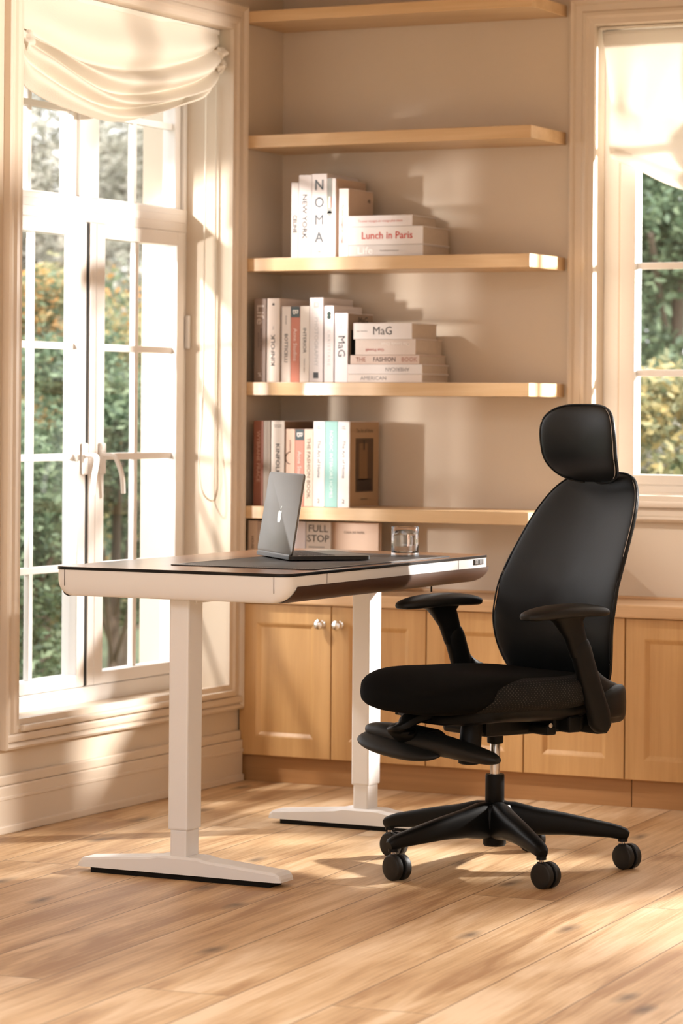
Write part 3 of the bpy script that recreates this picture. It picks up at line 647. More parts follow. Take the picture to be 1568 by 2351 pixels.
# ------------------------------------------------------------------ blinds
def swag_blind(name, label, P, s_n, curves, ztop, bulges, mat, x0, wob=.004):
    """curves: list of fold lines, each a table s->(a,z); cloth hangs to each line and puffs out between them"""
    mb = MB(); rows = []
    tabs = curves
    def line(c, s):
        return interp([(p[0], p[1]) for p in c], s), interp([(p[0], p[2]) for p in c], s)
    for i in range(len(tabs)-1):
        n = 18 if i == 0 else 12
        for k in range(n if i < len(tabs)-2 else n+1):
            t = k/n; row = []
            for q in range(s_n+1):
                s = q/s_n; a0, zA = line(tabs[i], s); a1, zB = line(tabs[i+1], s)
                bl = bulges[i]
                edge = min(1, 6*s+.25, 6*(1-s)+.25)
                if i == 0:
                    z = lerp(zA, zB, t); x = x0+bl*edge*(t**2.2)*math.sin(PI*min(1, t*.5+.5))**.6 if t < 1 else x0
                    x = x0+bl*edge*(math.sin(PI*t**1.8))**1.0
                else:
                    hang = .030*edge
                    z = lerp(zA, zB, t)-hang*math.sin(PI*t)**1.0*.55*(1-t)-0.0
                    x = x0+.004*i+bl*edge*math.sin(PI*(t**.8))
                x += wob*math.sin(9*s+5*t+i*2)*edge
                row.append(P(lerp(a0, a1, t), z, x))
            rows.append(row)
    n = s_n+1
    vs = [p for r in rows for p in r]; fs = []
    for i in range(len(rows)-1):
        for j in range(s_n): fs.append((i*n+j, i*n+j+1, (i+1)*n+j+1, (i+1)*n+j))
    mb.add(vs, fs, True); return mb
PLx = lambda a, z, x: (x, a, z)
yl, yr = -1.212, -.092
top = [(0, yl, 2.247), (1, yr, 2.247)]
A = [(0, yl, 2.135), (.12, -1.08, 2.105), (.32, -.856, 2.074), (.60, -.552, 2.083), (.82, -.30, 2.135), (1, -.10, 2.199)]
A2 = [(0, yl, 2.125), (.10, -1.12, 2.098), (.34, -.83, 2.036), (.58, -.58, 2.040), (.82, -.30, 2.100), (1, -.085, 2.172)]
B_ = [(0, yl, 2.112), (.09, -1.123, 2.090), (.36, -.807, 2.008), (.56, -.593, 2.010), (.82, -.292, 2.070), (1, -.095, 2.140)]
C_ = [(0, yl, 2.085), (.06, -1.16, 2.040), (.27, -.9215, 1.978), (.47, -.705, 1.962), (.76, -.391, 2.012), (.94, -.187, 2.066), (1, -.15, 2.100)]
D_ = [(0, yl, 2.040), (.05, -1.173, 1.976), (.29, -.889, 1.926), (.51, -.654, 1.928), (.76, -.3706, 2.008), (.92, -.26, 2.050), (1, -.20, 2.070)]
bl = thing('roman_blind', 'cream roman blind gathered in soft swags at the left window', 'blind', (0, 0, 0))
mb = swag_blind('fabric', '', PLx, 60, [top, A, B_, C_, D_], 2.247, [.034, .058, .050, .040], M['blind'], -.032)
f_ = mb.build('fabric', M['blind'], bl)
md = f_.modifiers.new('thick', 'SOLIDIFY'); md.thickness = .003
md = f_.modifiers.new('sub', 'SUBSURF'); md.levels = 1; md.render_levels = 1
MB().box((-.048, -1.218, 2.238), (-.030, -.086, 2.2535), .002).build('headrail', M['cord'], bl)
# gathered pleats at both ends
mb = MB()
rr = random.Random(5)
for (cy, cz, sy, sz) in ((-1.180, 2.098, .030, .026), (-.110, 2.180, .020, .016), (-.112, 2.142, .022, .017)):
    ph = [rr.uniform(0, 6.28) for _ in range(4)]
    n = 28; rings = []
    for i in range(1, 16):
        a = PI*i/16; row = []
        for k in range(n):
            b = 2*PI*k/n
            q = 1+.22*math.sin(3*b+ph[0]+2*a)+.12*math.sin(7*b+ph[1]-3*a)+.10*math.sin(5*a+ph[2])
            row.append((-.020+.024*math.sin(a)*math.cos(b)*q, cy+sy*math.sin(a)*math.sin(b)*q, cz+sz*math.cos(a)*q))
        rings.append(row)
    MB().loft(rings).build('gathered_pleat', M['blind'], bl)
cord = catmull([(-.060, -.115, 2.08), (-.060, -.118, 1.6), (-.058, -.125, 1.15), (-.055, -.150, .96), (-.050, -.135, .87), (-.045, -.075-.005, .845), (-.040, -.030-.055, .90), (-.040, -.083, 1.05), (-.040, -.085, 1.6), (-.042, -.086, 2.09)], 10)
mb = MB(); mb.tube(cord, .0026, 6); mb.build('cord_loop', M['cord'], bl)
# right blind
PBx = lambda a, z, x: (a, BW+.045-x, z)
xr = 3.20
topR = [(0, 1.040, 2.243), (1, xr, 2.243)]
R1 = [(0, 1.072, 2.02), (.05, 1.12, 2.00), (.2, 1.30, 1.97), (.5, 1.8, 1.93), (1, xr, 2.0)]
R2 = [(0, 1.070, 1.900), (.03, 1.125, 1.880), (.15, 1.28, 1.825), (.5, 1.83, 1.70), (1, xr, 1.86)]
R3 = [(0, 1.078, 1.862), (.04, 1.140, 1.838), (.165, 1.299, 1.768), (.5, 1.83, 1.64), (1, xr, 1.83)]
br_ = thing('roman_blind', 'ivory roman blind glowing at the right window', 'blind', (0, 0, 0))
mb = MB(); rows = []
def ev(c, s): return interp([(p[0], p[1]) for p in c], s), interp([(p[0], p[2]) for p in c], s)
cur = [topR, R1, R2, R3]
for i in range(3):
    n = 16 if i < 2 else 8
    for k in range(n+(1 if i == 2 else 0)):
        t = k/n; row = []
        for q in range(71):
            s = (q/70)**1.5; a0, zA = ev(cur[i], s); a1, zB = ev(cur[i+1], s)
            e = min(1, 12*s+.15)
            x = (.010*math.sin(PI*t) if i == 0 else .024*math.sin(PI*t) if i == 1 else .010*math.sin(PI*t))*e
            # soft vertical gathers near the left edge
            x += .009*math.sin(40*(a0-1.04))*math.exp(-7*(a0-1.04))*(t if i == 0 else 1)
            row.append(PBx(lerp(a0, a1, t), lerp(zA, zB, t), x+.004*i))
        rows.append(row)
fs = []; n = 71
for i in range(len(rows)-1):
    for j in range(70): fs.append((i*n+j, i*n+j+1, (i+1)*n+j+1, (i+1)*n+j))
mb.add([p for r in rows for p in r], fs, True); f_ = mb.build('fabric', M['blindr'], br_)
md = f_.modifiers.new('thick', 'SOLIDIFY'); md.thickness = .002
MB().box((1.035, BW+.030, 2.2465), (xr, BW+.050, 2.2535), .002).build('headrail', M['cord'], br_)

# ------------------------------------------------------------------ desk
DX0, DX1, DY0, DY1, DZ = .474, 1.113, -1.803, -.640, .7385
desk = thing('standing_desk', 'white height-adjustable desk with walnut top and black edge', 'desk', ((DX0+DX1)/2, (DY0+DY1)/2, 0))
cxd, cyd = (DX0+DX1)/2, (DY0+DY1)/2; HX, HY = (DX1-DX0)/2, (DY1-DY0)/2
def rrect(hx, hy, r, n=8):
    out = []
    for cx_, cy_, a in ((hx-r, hy-r, 0), (-hx+r, hy-r, 90), (-hx+r, -hy+r, 180), (hx-r, -hy+r, 270)):
        for k in range(n+1):
            t = math.radians(a+90*k/n); out.append((cx_+r*math.cos(t), cy_+r*math.sin(t)))
    return out
def plate(mb, levels, n=8):
    rings = [[(x, y, z) for x, y in rrect(hx, hy, r, n)] for hx, hy, r, z in levels]
    mb.loft(rings); return mb
plate(MB(), [(HX, HY, .035, DZ-.0074), (HX, HY, .035, DZ-.0012), (HX-.0008, HY-.0008, .034, DZ-.0004)]).build('edge_band', M['deskedge'], desk)
plate(MB(), [(HX-.0012, HY-.0012, .034, DZ-.0012), (HX-.0012, HY-.0012, .034, DZ)]).build('tabletop', M['walnut'], desk)
lv = [(HX-.0015, HY-.0015, .034, DZ-.0076), (HX-.0015, HY-.0015, .034, DZ-.030)]
for k in range(1, 9):
    a = PI/2*k/8; ins = .040*(1-math.cos(a)); lv.append((HX-.0015-ins, HY-.0015-ins*.28, max(.012, .034-ins*.5), DZ-.030-.040*math.sin(a)))
body = plate(MB(), lv, 8).build('desk_body', M['deskwhite'], desk)
# walnut inlay wrapped on the curved underside of both long sides
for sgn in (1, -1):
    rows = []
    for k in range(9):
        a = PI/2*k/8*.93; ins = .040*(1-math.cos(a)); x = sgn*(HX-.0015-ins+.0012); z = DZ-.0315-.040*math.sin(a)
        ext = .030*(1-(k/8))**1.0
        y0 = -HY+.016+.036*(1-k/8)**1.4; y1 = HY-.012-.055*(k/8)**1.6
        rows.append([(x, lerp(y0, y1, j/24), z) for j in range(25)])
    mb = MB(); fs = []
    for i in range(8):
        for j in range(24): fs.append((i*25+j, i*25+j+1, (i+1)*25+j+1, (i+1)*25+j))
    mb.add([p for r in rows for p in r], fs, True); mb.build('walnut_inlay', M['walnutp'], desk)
# seams of the drawer and end caps
mb = MB()
for yy in (-HY+.205, HY-.205): mb.box((HX-.0018, yy-.0007, DZ-.031), (HX-.0008, yy+.0007, DZ-.0065))
for xx in (-HX+.034, HX-.036): mb.box((xx-.0006, -HY+.0006, DZ-.046), (xx+.0006, -HY+.002, DZ-.0065))
mb.build('seams', colm((90, 80, 74)), desk)
# handset with buttons
hs_ = MB().box((HX-.004, HY-.110, DZ-.0240), (HX+.0020, HY-.050, DZ-.0095), .0012).build('control_panel', M['keys'], desk)
mb = MB()
for k in (0, 1, 3, 4, 5): mb.box((HX+.0015, HY-.1075+.0092*k, DZ-.0225), (HX+.0034, HY-.1005+.0092*k, DZ-.0112), .0006)
mb.build('button', M['button'], hs_)
mb = MB(); mb.box((-.03, -HY+.09, DZ-.082), (.03, HY-.09, DZ-.0705), .003)
mb.build('crossbeam', M['deskwhite'], desk)
mb = MB(); mb.box((.16, HY-.28, DZ-.080), (.20, HY-.22, DZ-.069), .003); mb.box((.21, HY-.20, DZ-.078), (.235, HY-.17, DZ-.069), .003); mb.tube([(.22, HY-.16, DZ-.07), (.22, HY-.16, DZ-.095)], .0025); mb.build('cable_clip', M['black_plastic'], desk)
def desk_leg(y):
    lg = MB().box((-.0265, y-.035, .118), (.0265, y+.035, DZ-.0705), .005).build('leg', M['deskwhite'], desk)
    MB().box((-.0225, y-.031, .050), (.0225, y+.031, .120), .005).build('inner_column', M['deskwhite'], lg)
    rings = []
    L2 = .277; W2_ = .037
    for t in [-1, -.985, -.95, -.6, -.27, -.19, .19, .27, .6, .95, .985, 1]:
        a = abs(t); top_ = lerp(.034, .052, min(1, (1-a)/.80)) if a > .25 else (.0555)
        if a >= .98: top_ -= .006 if a < .99 else .014
        w = W2_*(1 if a < .96 else .94 if a < .99 else .86)
        zb = .013
        sec = [(-w, zb), (-w, top_-.006), (-w+.004, top_-.001), (-w+.009, top_), (w-.009, top_), (w-.004, top_-.001), (w, top_-.006), (w, zb)]
        rings.append([(L2*t, y+s, z) for s, z in sec])
    ft = MB().loft(rings, smooth=False).build('foot', M['deskwhite'], desk)
    MB().box((-L2+.035, y-.031, .0), (L2-.03, y+.030, .0135)).build('foot_pad', M['black_plastic'], ft)
desk_leg(-1.712-cyd); desk_leg(-.735-cyd)
for o in desk.children:
    pass

# ------------------------------------------------------------------ desk mat, laptop, glass
mt = thing('desk_mat', 'dark grey leather desk mat with pale stitched edge', 'desk mat', (0, 0, DZ))
mx0, mx1, my0, my1 = .688, 1.086, -1.617, -.83
base = plate(MB(), [((mx1-mx0)/2, (my1-my0)/2, .018, 0.0002), ((mx1-mx0)/2, (my1-my0)/2, .018, .0026)]).build('pad', M['mat'], mt); base.location = ((mx0+mx1)/2, (my0+my1)/2, 0)
mb = MB()
yy = my0+.02
while yy < my1-.02:
    for xx in (mx0+.006, mx1-.006): mb.box((xx-.0005, yy, .0026), (xx+.0005, yy+.004, .0032))
    yy += .0065
xx = mx0+.02
while xx < mx1-.02:
    for yy in (my0+.006, my1-.006): mb.box((xx, yy-.0005, .0026), (xx+.004, yy+.0005, .0032))
    xx += .0065
st = mb.build('stitching', M['stitch'], mt)
LZ = DZ+.0030
lap = thing('laptop', 'open grey laptop seen from behind, apple emblem on its lid', 'laptop', (.868, -1.325, LZ), (0, 0, math.radians(134.5-180)))
# local: hinge runs along -x from the origin (near corner); keyboard side towards +y
LW, LD = .305, .214
def rr_plate(w, d, r, z0, z1, n=6, x0=0, y0=0, b=.001):
    ring = rrect(w/2, d/2, r, n)
    mbx = MB(); mbx.loft([[(x0+x*(1-b/w*2), y0+y*(1-b/d*2), z0) for x, y in ring], [(x0+x, y0+y, z0+b) for x, y in ring], [(x0+x, y0+y, z1-b) for x, y in ring], [(x0+x*(1-b/w*2), y0+y*(1-b/d*2), z1) for x, y in ring]]); return mbx
bs = rr_plate(LW, LD, .012, .0022, .0122, x0=-LW/2, y0=LD/2).build('base', M['laptop_dark'], lap)
rr_plate(LW-.001, LD-.001, .012, .0120, .0126, x0=-LW/2, y0=LD/2, b=.0001).build('deck', M['laptop'], bs)
mb = MB()
for a, b, r in ((.030, .046, .0022), (.052, .060, .0022), (.066, .074, .0022)): mb.box((-.0002, a, .0062), (.0004, b, .0092), .0001)
mb.cyl((-.0002, .084, .0078), (.0004, .084, .0078), .0017, n=12)
mb.build('port', M['keys'], bs)
mb = MB()
for r in range(6):
    for c in range(14): mb.box((-LW/2-.132+c*.0190, .020+r*.0180, .0125), (-LW/2-.132+c*.0190+.0160, .020+r*.0180+(.0150 if r else .010), .0134), .0004)
mb.build('keyboard', M['keys'], bs)
MB().box((-LW/2-.062, .135, .0125), (-LW/2+.062, .205, .0127)).build('trackpad', M['laptop'], bs)
mb = MB()
for fx in (-.03, -LW+.03):
    for fy in (.025, LD-.025): mb.cyl((fx, fy, 0), (fx, fy, .0024), .008, n=12)
mb.build('rubber_foot', M['keys'], bs)
MB().cyl((-.012, .006, .0105), (-LW+.012, .006, .0105), .0050, n=12).build('hinge', M['laptop_dark'], lap)
ld = bpy.data.objects.new('lid', None)
ldm = rr_plate(LW, .206, .012, -.0055, 0, x0=-LW/2, y0=.103, b=.0008)
lid = ldm.build('lid', M['laptop'], lap)
tilt = math.radians(81)        # angle between keyboard deck and lid
lid.location = (0, .004, .0135); lid.rotation_euler = (tilt, 0, 0)
# lid local: y up the lid, -z side... outer face is +z before tilt -> faces -y (outwards)
MB().box((-LW+.004, .004, -.0060), (-.004, .202, -.0056)).build('screen', M['screen'], lid)
def logo_pts():
    body = [(0, .30), (.12, .36), (.27, .40), (.40, .36), (.50, .25), (.42, .17), (.37, .05), (.38, -.10), (.45, -.21), (.55, -.27), (.48, -.45), (.36, -.62), (.25, -.70), (.12, -.68), (0, -.64), (-.12, -.68), (-.25, -.70), (-.38, -.60), (-.50, -.40), (-.57, -.15), (-.56, .08), (-.47, .27), (-.33, .38), (-.18, .38)]
    leaf = [(.02, .46), (.03, .60), (.12, .72), (.26, .80), (.27, .68), (.18, .54)]
    return body, leaf
mb = MB(); bd, lf = logo_pts(); S = .036
for poly in (bd, lf):
    n = len(poly); vs = [(-LW/2+x*S*.80, .098+y*S*.80, .0001) for x, y in poly]+[(-LW/2+x*S*.80, .098+y*S*.80, .0004) for x, y in poly]
    mb.add(vs, [list(range(n)), [n+i for i in range(n)][::-1]]+[(i, (i+1) % n, n+(i+1) % n, n+i) for i in range(n)])
lg_ = mb.build('emblem', M['logo'], lid)
# glass of water
gl = thing('water_glass', 'clear tumbler of water standing on the desk', 'glass', (.978, -.888, DZ))
gm, nt, b = newmat('tumbler_glass'); sock(b, 'Base Color', (1, 1, 1, 1)); sock(b, 'Roughness', .0); sock(b, 'Transmission Weight', 1.0); sock(b, 'IOR', 1.48)
wm_, nt, b = newmat('drinking_water'); sock(b, 'Base Color', (1, 1, 1, 1)); sock(b, 'Roughness', .0); sock(b, 'Transmission Weight', 1.0); sock(b, 'IOR', 1.33)
R_ = .0360
MB().lathe([(R_-.002, 0.0004), (R_, .002), (R_, .040), (R_, .0775), (R_-.0010, .0788), (R_-.0021, .0778), (R_-.0026, .040), (R_-.0028, .014), (R_-.006, .0105), (.001, .010)], 48).build('tumbler', gm, gl)
MB().lathe([(.001, .0104), (R_-.0063, .0108), (R_-.0031, .0143), (R_-.00285, .040), (R_-.0027, .0595), (.001, .0595)], 48).build('water', wm_, gl)

# ------------------------------------------------------------------ chair
CHX, CHY = 1.375, -1.200
ch = thing('office_chair', 'black ergonomic office chair with headrest, turned from the desk', 'chair', (CHX, CHY, 0), (0, 0, math.atan2(-.895, -.445)))
BL = M['black_leather']; BP = M['black_plastic']
# ---- star base
bs = MB().lathe([(.026, .055), (.029, .060), (.029, .098), (.046, .100), (.050, .125), (.046, .150), (.040, .157), (.020, .159), (.002, .159)], 32).build('base_hub', BP, ch)
th0 = math.atan2(-.895, -.445)
WHX = (.31, .94)
tips = [(28, .315), (98, .315), (171, .312), (-115.5, .318), (-46, .318)]
for wa, R0 in tips:
    a = math.radians(wa)-th0; c, s = math.cos(a), math.sin(a)
    pts = [(.020, .118, .024, .046), (.05, .118, .027, .044), (.10, .115, .026, .034), (.17, .109, .023, .027), (.24, .0995, .020, .0215), (.285, .093, .018, .018), (R0-.008, .088, .016, .0165), (R0+.006, .084, .0145, .0145), (R0+.014, .081, .010, .009)]
    path = [(r*c, r*s, z, hw, hh) for r, z, hw, hh in pts]
    lg = MB().sweep(path, 20, 3.0).build('base_leg', BP, ch)
    MB().cyl((R0*c, R0*s, .066), (R0*c, R0*s, .078), .0120, n=18).build('leg_collar', BP, lg)
    cs = thing_c = bpy.data.objects.new('caster', None)
    # caster: hood, stem, two wheels
    wx = math.atan2(WHX[1], WHX[0])-th0+random.uniform(-.12, .12); ax = Vector((math.cos(wx), math.sin(wx), 0)); sd = Vector((math.cos(wx-PI/2), math.sin(wx-PI/2), 0))
    ctr = Vector((R0*c, R0*s, .0310))+sd*.014
    mb = MB(); mb.sweep([tuple(ctr+Vector((0, 0, .008))+ax*t)+(.020, .018) for t in (-.0035, .0035)], 16, 2.5); mb.cyl((R0*c, R0*s, .036), (R0*c, R0*s, .060), .0105, n=16)
    cst = mb.build('caster', BP, ch)
    MB().cyl((R0*c, R0*s, .058), (R0*c, R0*s, .068), .0055, n=12).build('stem', M['lift'], cst)
    for sg in (-1, 1):
        p0 = ctr+ax*sg*.0045; p1 = ctr+ax*sg*.0225; mb = MB()
        n = 32; u = sd; w_ = Vector((0, 0, 1)); rings = []
        for t, r in ((0, .0285), (.12, .0308), (.8, .0308), (.93, .0292), (1.0, .0265), (1.0, .010)):
            rings.append([p0.lerp(p1, t)+u*math.cos(2*PI*k/n)*r+w_*math.sin(2*PI*k/n)*r for k in range(n)])
        mb.loft(rings); mb.build('wheel', M['wheel'], cst)
# ---- gas lift
MB().lathe([(.0215, .158), (.0235, .162), (.0235, .226), (.0225, .230), (.013, .230)], 28).build('lift_cover', BP, ch)
MB().lathe([(.0125, .225), (.0125, .320), (.0118, .321)], 28).build('gas_lift', M['lift'], ch)
MB().lathe([(.019, .306), (.020, .309), (.020, .335), (.03, .345)], 24).build('lift_socket', BP, ch)
# ---- mechanism under the seat
mb = MB(); mb.box((-.17, -.085, .332), (.10, .085, .395), .012); mb.box((-.14, -.17, .345), (-.04, .17, .385), .008); mb.box((-.24, -.13, .340), (-.10, .135, .378), .008)
mb.box((-.10, .16, .345), (-.06, .205, .385), .005); mb.box((-.19, .12, .336), (-.155, .20, .37), .004); mb.box((-.05, .10, .338), (-.02, .17, .36), .004)
mech = mb.build('tilt_mechanism', BP, ch)
mb = MB()
for f in (-.03, -.105): mb.cyl((f, .168, .362), (f, .173, .362), .006, n=12)
mb.build('bolt', M['lift'], mech)
mb = MB(); mb.sweep([(.02, -.12, .362, .010, .006), (.03, -.20, .360, .011, .007), (.045, -.27, .358, .016, .008), (.055, -.315, .356, .014, .005)], 14, 3); mb.build('lever', BP, ch)
# ---- seat
def seat_map(sf, sn, f0, zc, crown=.0):
    def mp(a, b, h):
        f = f0+a*sf; n = b*sn
        z = zc+h+.018*b*b*(1 if h > 0 else .2)-.030*max(0, a-.35)**2*2.2+.006*a
        z += (.018*max(0, -a)**2 if h > 0 else 0)
        return (f, n, z)
    return mp
o = pillow(MB(), superell(72, 3.0), .046, .052, seat_map(.254, .252, .062, .440), 2.7, 11).build('seat', M['black_fabric'], ch); weld(o)
o = pillow(MB(), superell(64, 3.0), .012, .036, seat_map(.205, .215, .012, .402), 3.2, 8).build('seat_shell', BP, ch); weld(o)
# perforated knit along both flanks of the cushion
for sg in (1, -1):
    rows = []; mp = seat_map(.2555, .2545, .062, .440)
    for i in range(13):
        row = []
        for j in range(31):
            u = j/30; th = math.radians(lerp(52, 132, u)); lo = lerp(-.9, -.55, u)*1.0
            # band between the lower hem and a rising curve
            hi = .62*math.sin(PI*min(1, u*1.15+.02))**.6 if u < .86 else .62*math.sin(PI*.5)
            hi = lerp(-.80, .66, min(1, u*2.3)**.7)
            q = lerp(-.82, hi, i/12)      # -1 bottom .. 1 top
            ph = abs(q)*PI/2*.62; r = math.cos(ph)**(2/2.7); h = math.sin(ph)**(2/2.7)*(.0462 if q > 0 else -.0522) if ph > 1e-4 else 0
            ca, sa = spow(math.cos(th), 2/3), spow(math.sin(th), 2/3)
            row.append(mp(ca*r, sg*sa*r, h))
        rows.append(row)
    mb = MB(); mb.add([p for r in rows for p in r], [(i*31+j, i*31+j+1, (i+1)*31+j+1, (i+1)*31+j) for i in range(12) for j in range(30)], True)
    mb.build('mesh_flank', M['perf'], ch)
# ---- backrest
FC = [(.40, -.215), (.46, -.206), (.53, -.190), (.59, -.184), (.64, -.190), (.69, -.203), (.74, -.226), (.785, -.249), (.89, -.303), (.97, -.340)]
HWT = [(.40, .185), (.46, .203), (.53, .218), (.59, .224), (.64, .2245), (.69, .222), (.74, .216), (.785, .207), (.86, .194), (.92, .182), (.97, .168)]
BZ0, BZ1 = .415, .968
def back_map(a, b, h):
    z = lerp(BZ0, BZ1, (b+1)/2); w = interp(HWT, z)
    return (interp(FC, z)-.030+.034*a*a+h, a*w, z)
def back_outline(n):
    out = []
    for k in range(n):
        t = 2*PI*k/n; c, s = math.cos(t), math.sin(t); e = 4.2 if s > 0 else 5.0
        out.append((spow(c, 2/e), spow(s, 2/e)))
    return out
o = pillow(MB(), back_outline(96), .019, .021, back_map, 2.6, 14).build('backrest', BL, ch); weld(o)
def piping(ol, mp, name, k0, k1, r=.0014, sc=.992, h=.008):
    pts = []
    for i in range(k0, k1-1):
        a, b = ol[i % len(ol)], ol[(i+1) % len(ol)]
        m = max(1, int(math.hypot(a[0]-b[0], a[1]-b[1])/.04))
        pts += [mp(lerp(a[0], b[0], q/m)*sc, lerp(a[1], b[1], q/m)*sc, h) for q in range(m)]
    MB().tube(pts, r, 6).build(name, M['stitch'] if 'stitch' in name else BL, ch)
ol = back_outline(96)
piping(ol, back_map, 'back_piping', -22, 71, .0022, .998, .004)
piping(ol, back_map, 'back_stitching', 1, 18, .0007, .996, .0090)
# ---- headrest
HFC = [(.93, -.320), (.955, -.304), (1.0, -.281), (1.05, -.272), (1.10, -.270), (1.14, -.278)]
HZ0, HZ1 = .942, 1.137
def head_map(a, b, h):
    z = lerp(HZ0, HZ1, (b+1)/2); w = .139*(1-.05*max(0, -b))
    return (interp(HFC, z)-.012+.022*a*a+h, a*w, z)
oh = [(spow(math.cos(2*PI*k/72), 2/3.3), spow(math.sin(2*PI*k/72), 2/3.3)) for k in range(72)]
o = pillow(MB(), oh, .020, .018, head_map, 2.5, 12).build('headrest', BL, ch); weld(o)
piping(oh, head_map, 'headrest_piping', -17, 54, .0028, .999, .004)
piping(oh, head_map, 'headrest_stitching', -11, 13, .0008, .992, .0090)
MB().sweep([(-.345, 0, .86, .035, .010), (-.355, 0, .93, .034, .010), (-.335, 0, 1.0, .032, .010), (-.305, 0, 1.05, .030, .010)], 16, 3).build('headrest_bracket', BP, ch)
# ---- back support bow
hp = [(-.10, .238, .400), (-.16, .232, .412), (-.215, .208, .416), (-.250, .160, .400), (-.266, .08, .392), (-.270, 0, .390)]
pth = catmull(hp+[(a, -b, c) for a, b, c in hp[:-1][::-1]], 5)
mb = MB(); n = len(pth)
mb.sweep([(p.x, p.y, p.z, .012+.010*math.sin(PI*i/(n-1)), .026+.020*math.sin(PI*i/(n-1))**.6) for i, p in enumerate(pth)], 20, 3.2)
o = pillow(mb, superell(48, 3), .004, .045, lambda a, b, h: (-.165+.098*a, .205*b*(1-.12*max(0, -a)), .428+h-.035*max(0, -a)**2), 3, 6)
mb.build('back_support', BP, ch)
mb = MB(); mb.sweep([(-.10, 0, .365, .06, .022), (-.18, 0, .372, .07, .026), (-.25, 0, .39, .08, .03)], 18, 3); mb.build('back_yoke', BP, ch)
# ---- armrests
def loft_h(mb, rings, n=24, e=2.8):
    mb.loft([[(cx+rx*spow(math.cos(2*PI*k/n), 2/e), cy+ry*spow(math.sin(2*PI*k/n), 2/e), z+tl*spow(math.cos(2*PI*k/n), 2/e)) for k in range(n)] for cx, cy, z, rx, ry, tl in rings]); return mb
for sg in (1, -1):
    n0 = .240*sg
    mb = MB(); loft_h(mb, [(-.132, n0, .345, .007, .007, 0), (-.132, n0, .347, .016, .012, 0), (-.130, n0, .355, .0235, .0155, 0), (-.128, n0, .366, .0315, .0165, 0), (-.121, n0, .40, .0325, .017, 0), (-.096, n0, .46, .0315, .017, 0), (-.074, n0, .52, .030, .017, 0), (-.063, n0, .552, .029, .0165, -.004), (-.060, n0, .566, .023, .015, -.006), (-.057, n0, .573, .014, .011, -.008)])
    arm = mb.build('armrest', BP, ch)
    mb = MB(); mb.sweep([(p.x, p.y, p.z, .013, .026) for p in catmull([(-.075, n0, .505), (-.105, n0*.99, .474), (-.15, n0*.94, .450), (-.215, n0*.80, .432)], 5)], 16, 2.6); mb.build('arm_bracket', BP, arm)
    mb = MB(); loft_h(mb, [(-.062, n0, .53, .025, .0135, 0), (-.048, n0, .575, .031, .0145, 0), (-.034, n0, .600, .038, .016, 0), (-.022, n0, .618, .043, .019, 0), (-.012, n0, .629, .062, .024, 0), (-.004, n0, .637, .088, .030, 0), (-.002, n0, .641, .10, .033, 0)])
    mb.build('arm_post', BP, arm)
    def pad_map(a, b, h, n0=n0):
        return (-.014+a*.131, n0+b*.045, .6415+h-.011*a*a+.004*(1-b*b)-.003*a)
    o = pillow(MB(), superell(56, 2.7), .0145, .017, pad_map, 3.0, 8).build('arm_pad', M['black_soft'], arm); weld(o)
# ---- footrest stowed under the seat
bar = [(.262, .004, .003, .300), (.254, .014, .009, .301), (.225, .026, .016, .304), (.16, .034, .021, .310), (.07, .038, .025, .317), (0, .039, .026, .322), (-.08, .037, .025, .327), (-.15, .036, .024, .331), (-.20, .032, .019, .333), (-.228, .018, .012, .334), (-.236, .005, .004, .334)]
mb = MB(); pb = catmull([(.205+.010*math.cos(n*5), n, z) for n, w_, h_, z in bar], 4)
def bw(k, idx): i0 = min(k//4, len(bar)-2); t = k/4-i0; return lerp(bar[i0][idx], bar[i0+1][idx], t)
mb.sweep([(p.x, p.y, p.z, bw(k, 1), bw(k, 2)) for k, p in enumerate(pb)], 22, 2.2); mb.build('footrest', M['black_soft'], ch)
def foot_map(a, b, h):
    return (.236+a*.046, -.075+b*.158, .309+h-.018*a-.010*b)
o = pillow(MB(), superell(64, 2.3), .018, .020, foot_map, 2.1, 9).build('footrest_cushion', M['black_soft'], ch); weld(o)
mb = MB(); mb.sweep([(.206, .02, .322, .039, .028), (.206, .01, .323, .042, .0305), (.207, -.115, .330, .041, .0295), (.207, -.125, .331, .038, .027)], 22, 2.2); mb.build('footrest_sleeve', BP, ch)
mb = MB()
arc = catmull([(.05, -.01, .372), (.14, -.01, .384), (.200, -.01, .388), (.250, -.02, .376), (.268, -.03, .352), (.240, -.04, .328)], 6)
mb.sweep([(p.x, p.y, p.z, .036, .014) for p in arc], 16, 3)
mb.build('footrest_arm', BP, ch)
mb = MB(); loft_h(mb, [(.150, .085, .272, .020, .018, .0), (.151, .085, .275, .026, .023, 0), (.151, .085, .300, .027, .024, 0), (.143, .08, .34, .025, .024, 0), (.132, .075, .40, .024, .024, 0)], 20, 2.5); mb.build('footrest_pivot', BP, ch)

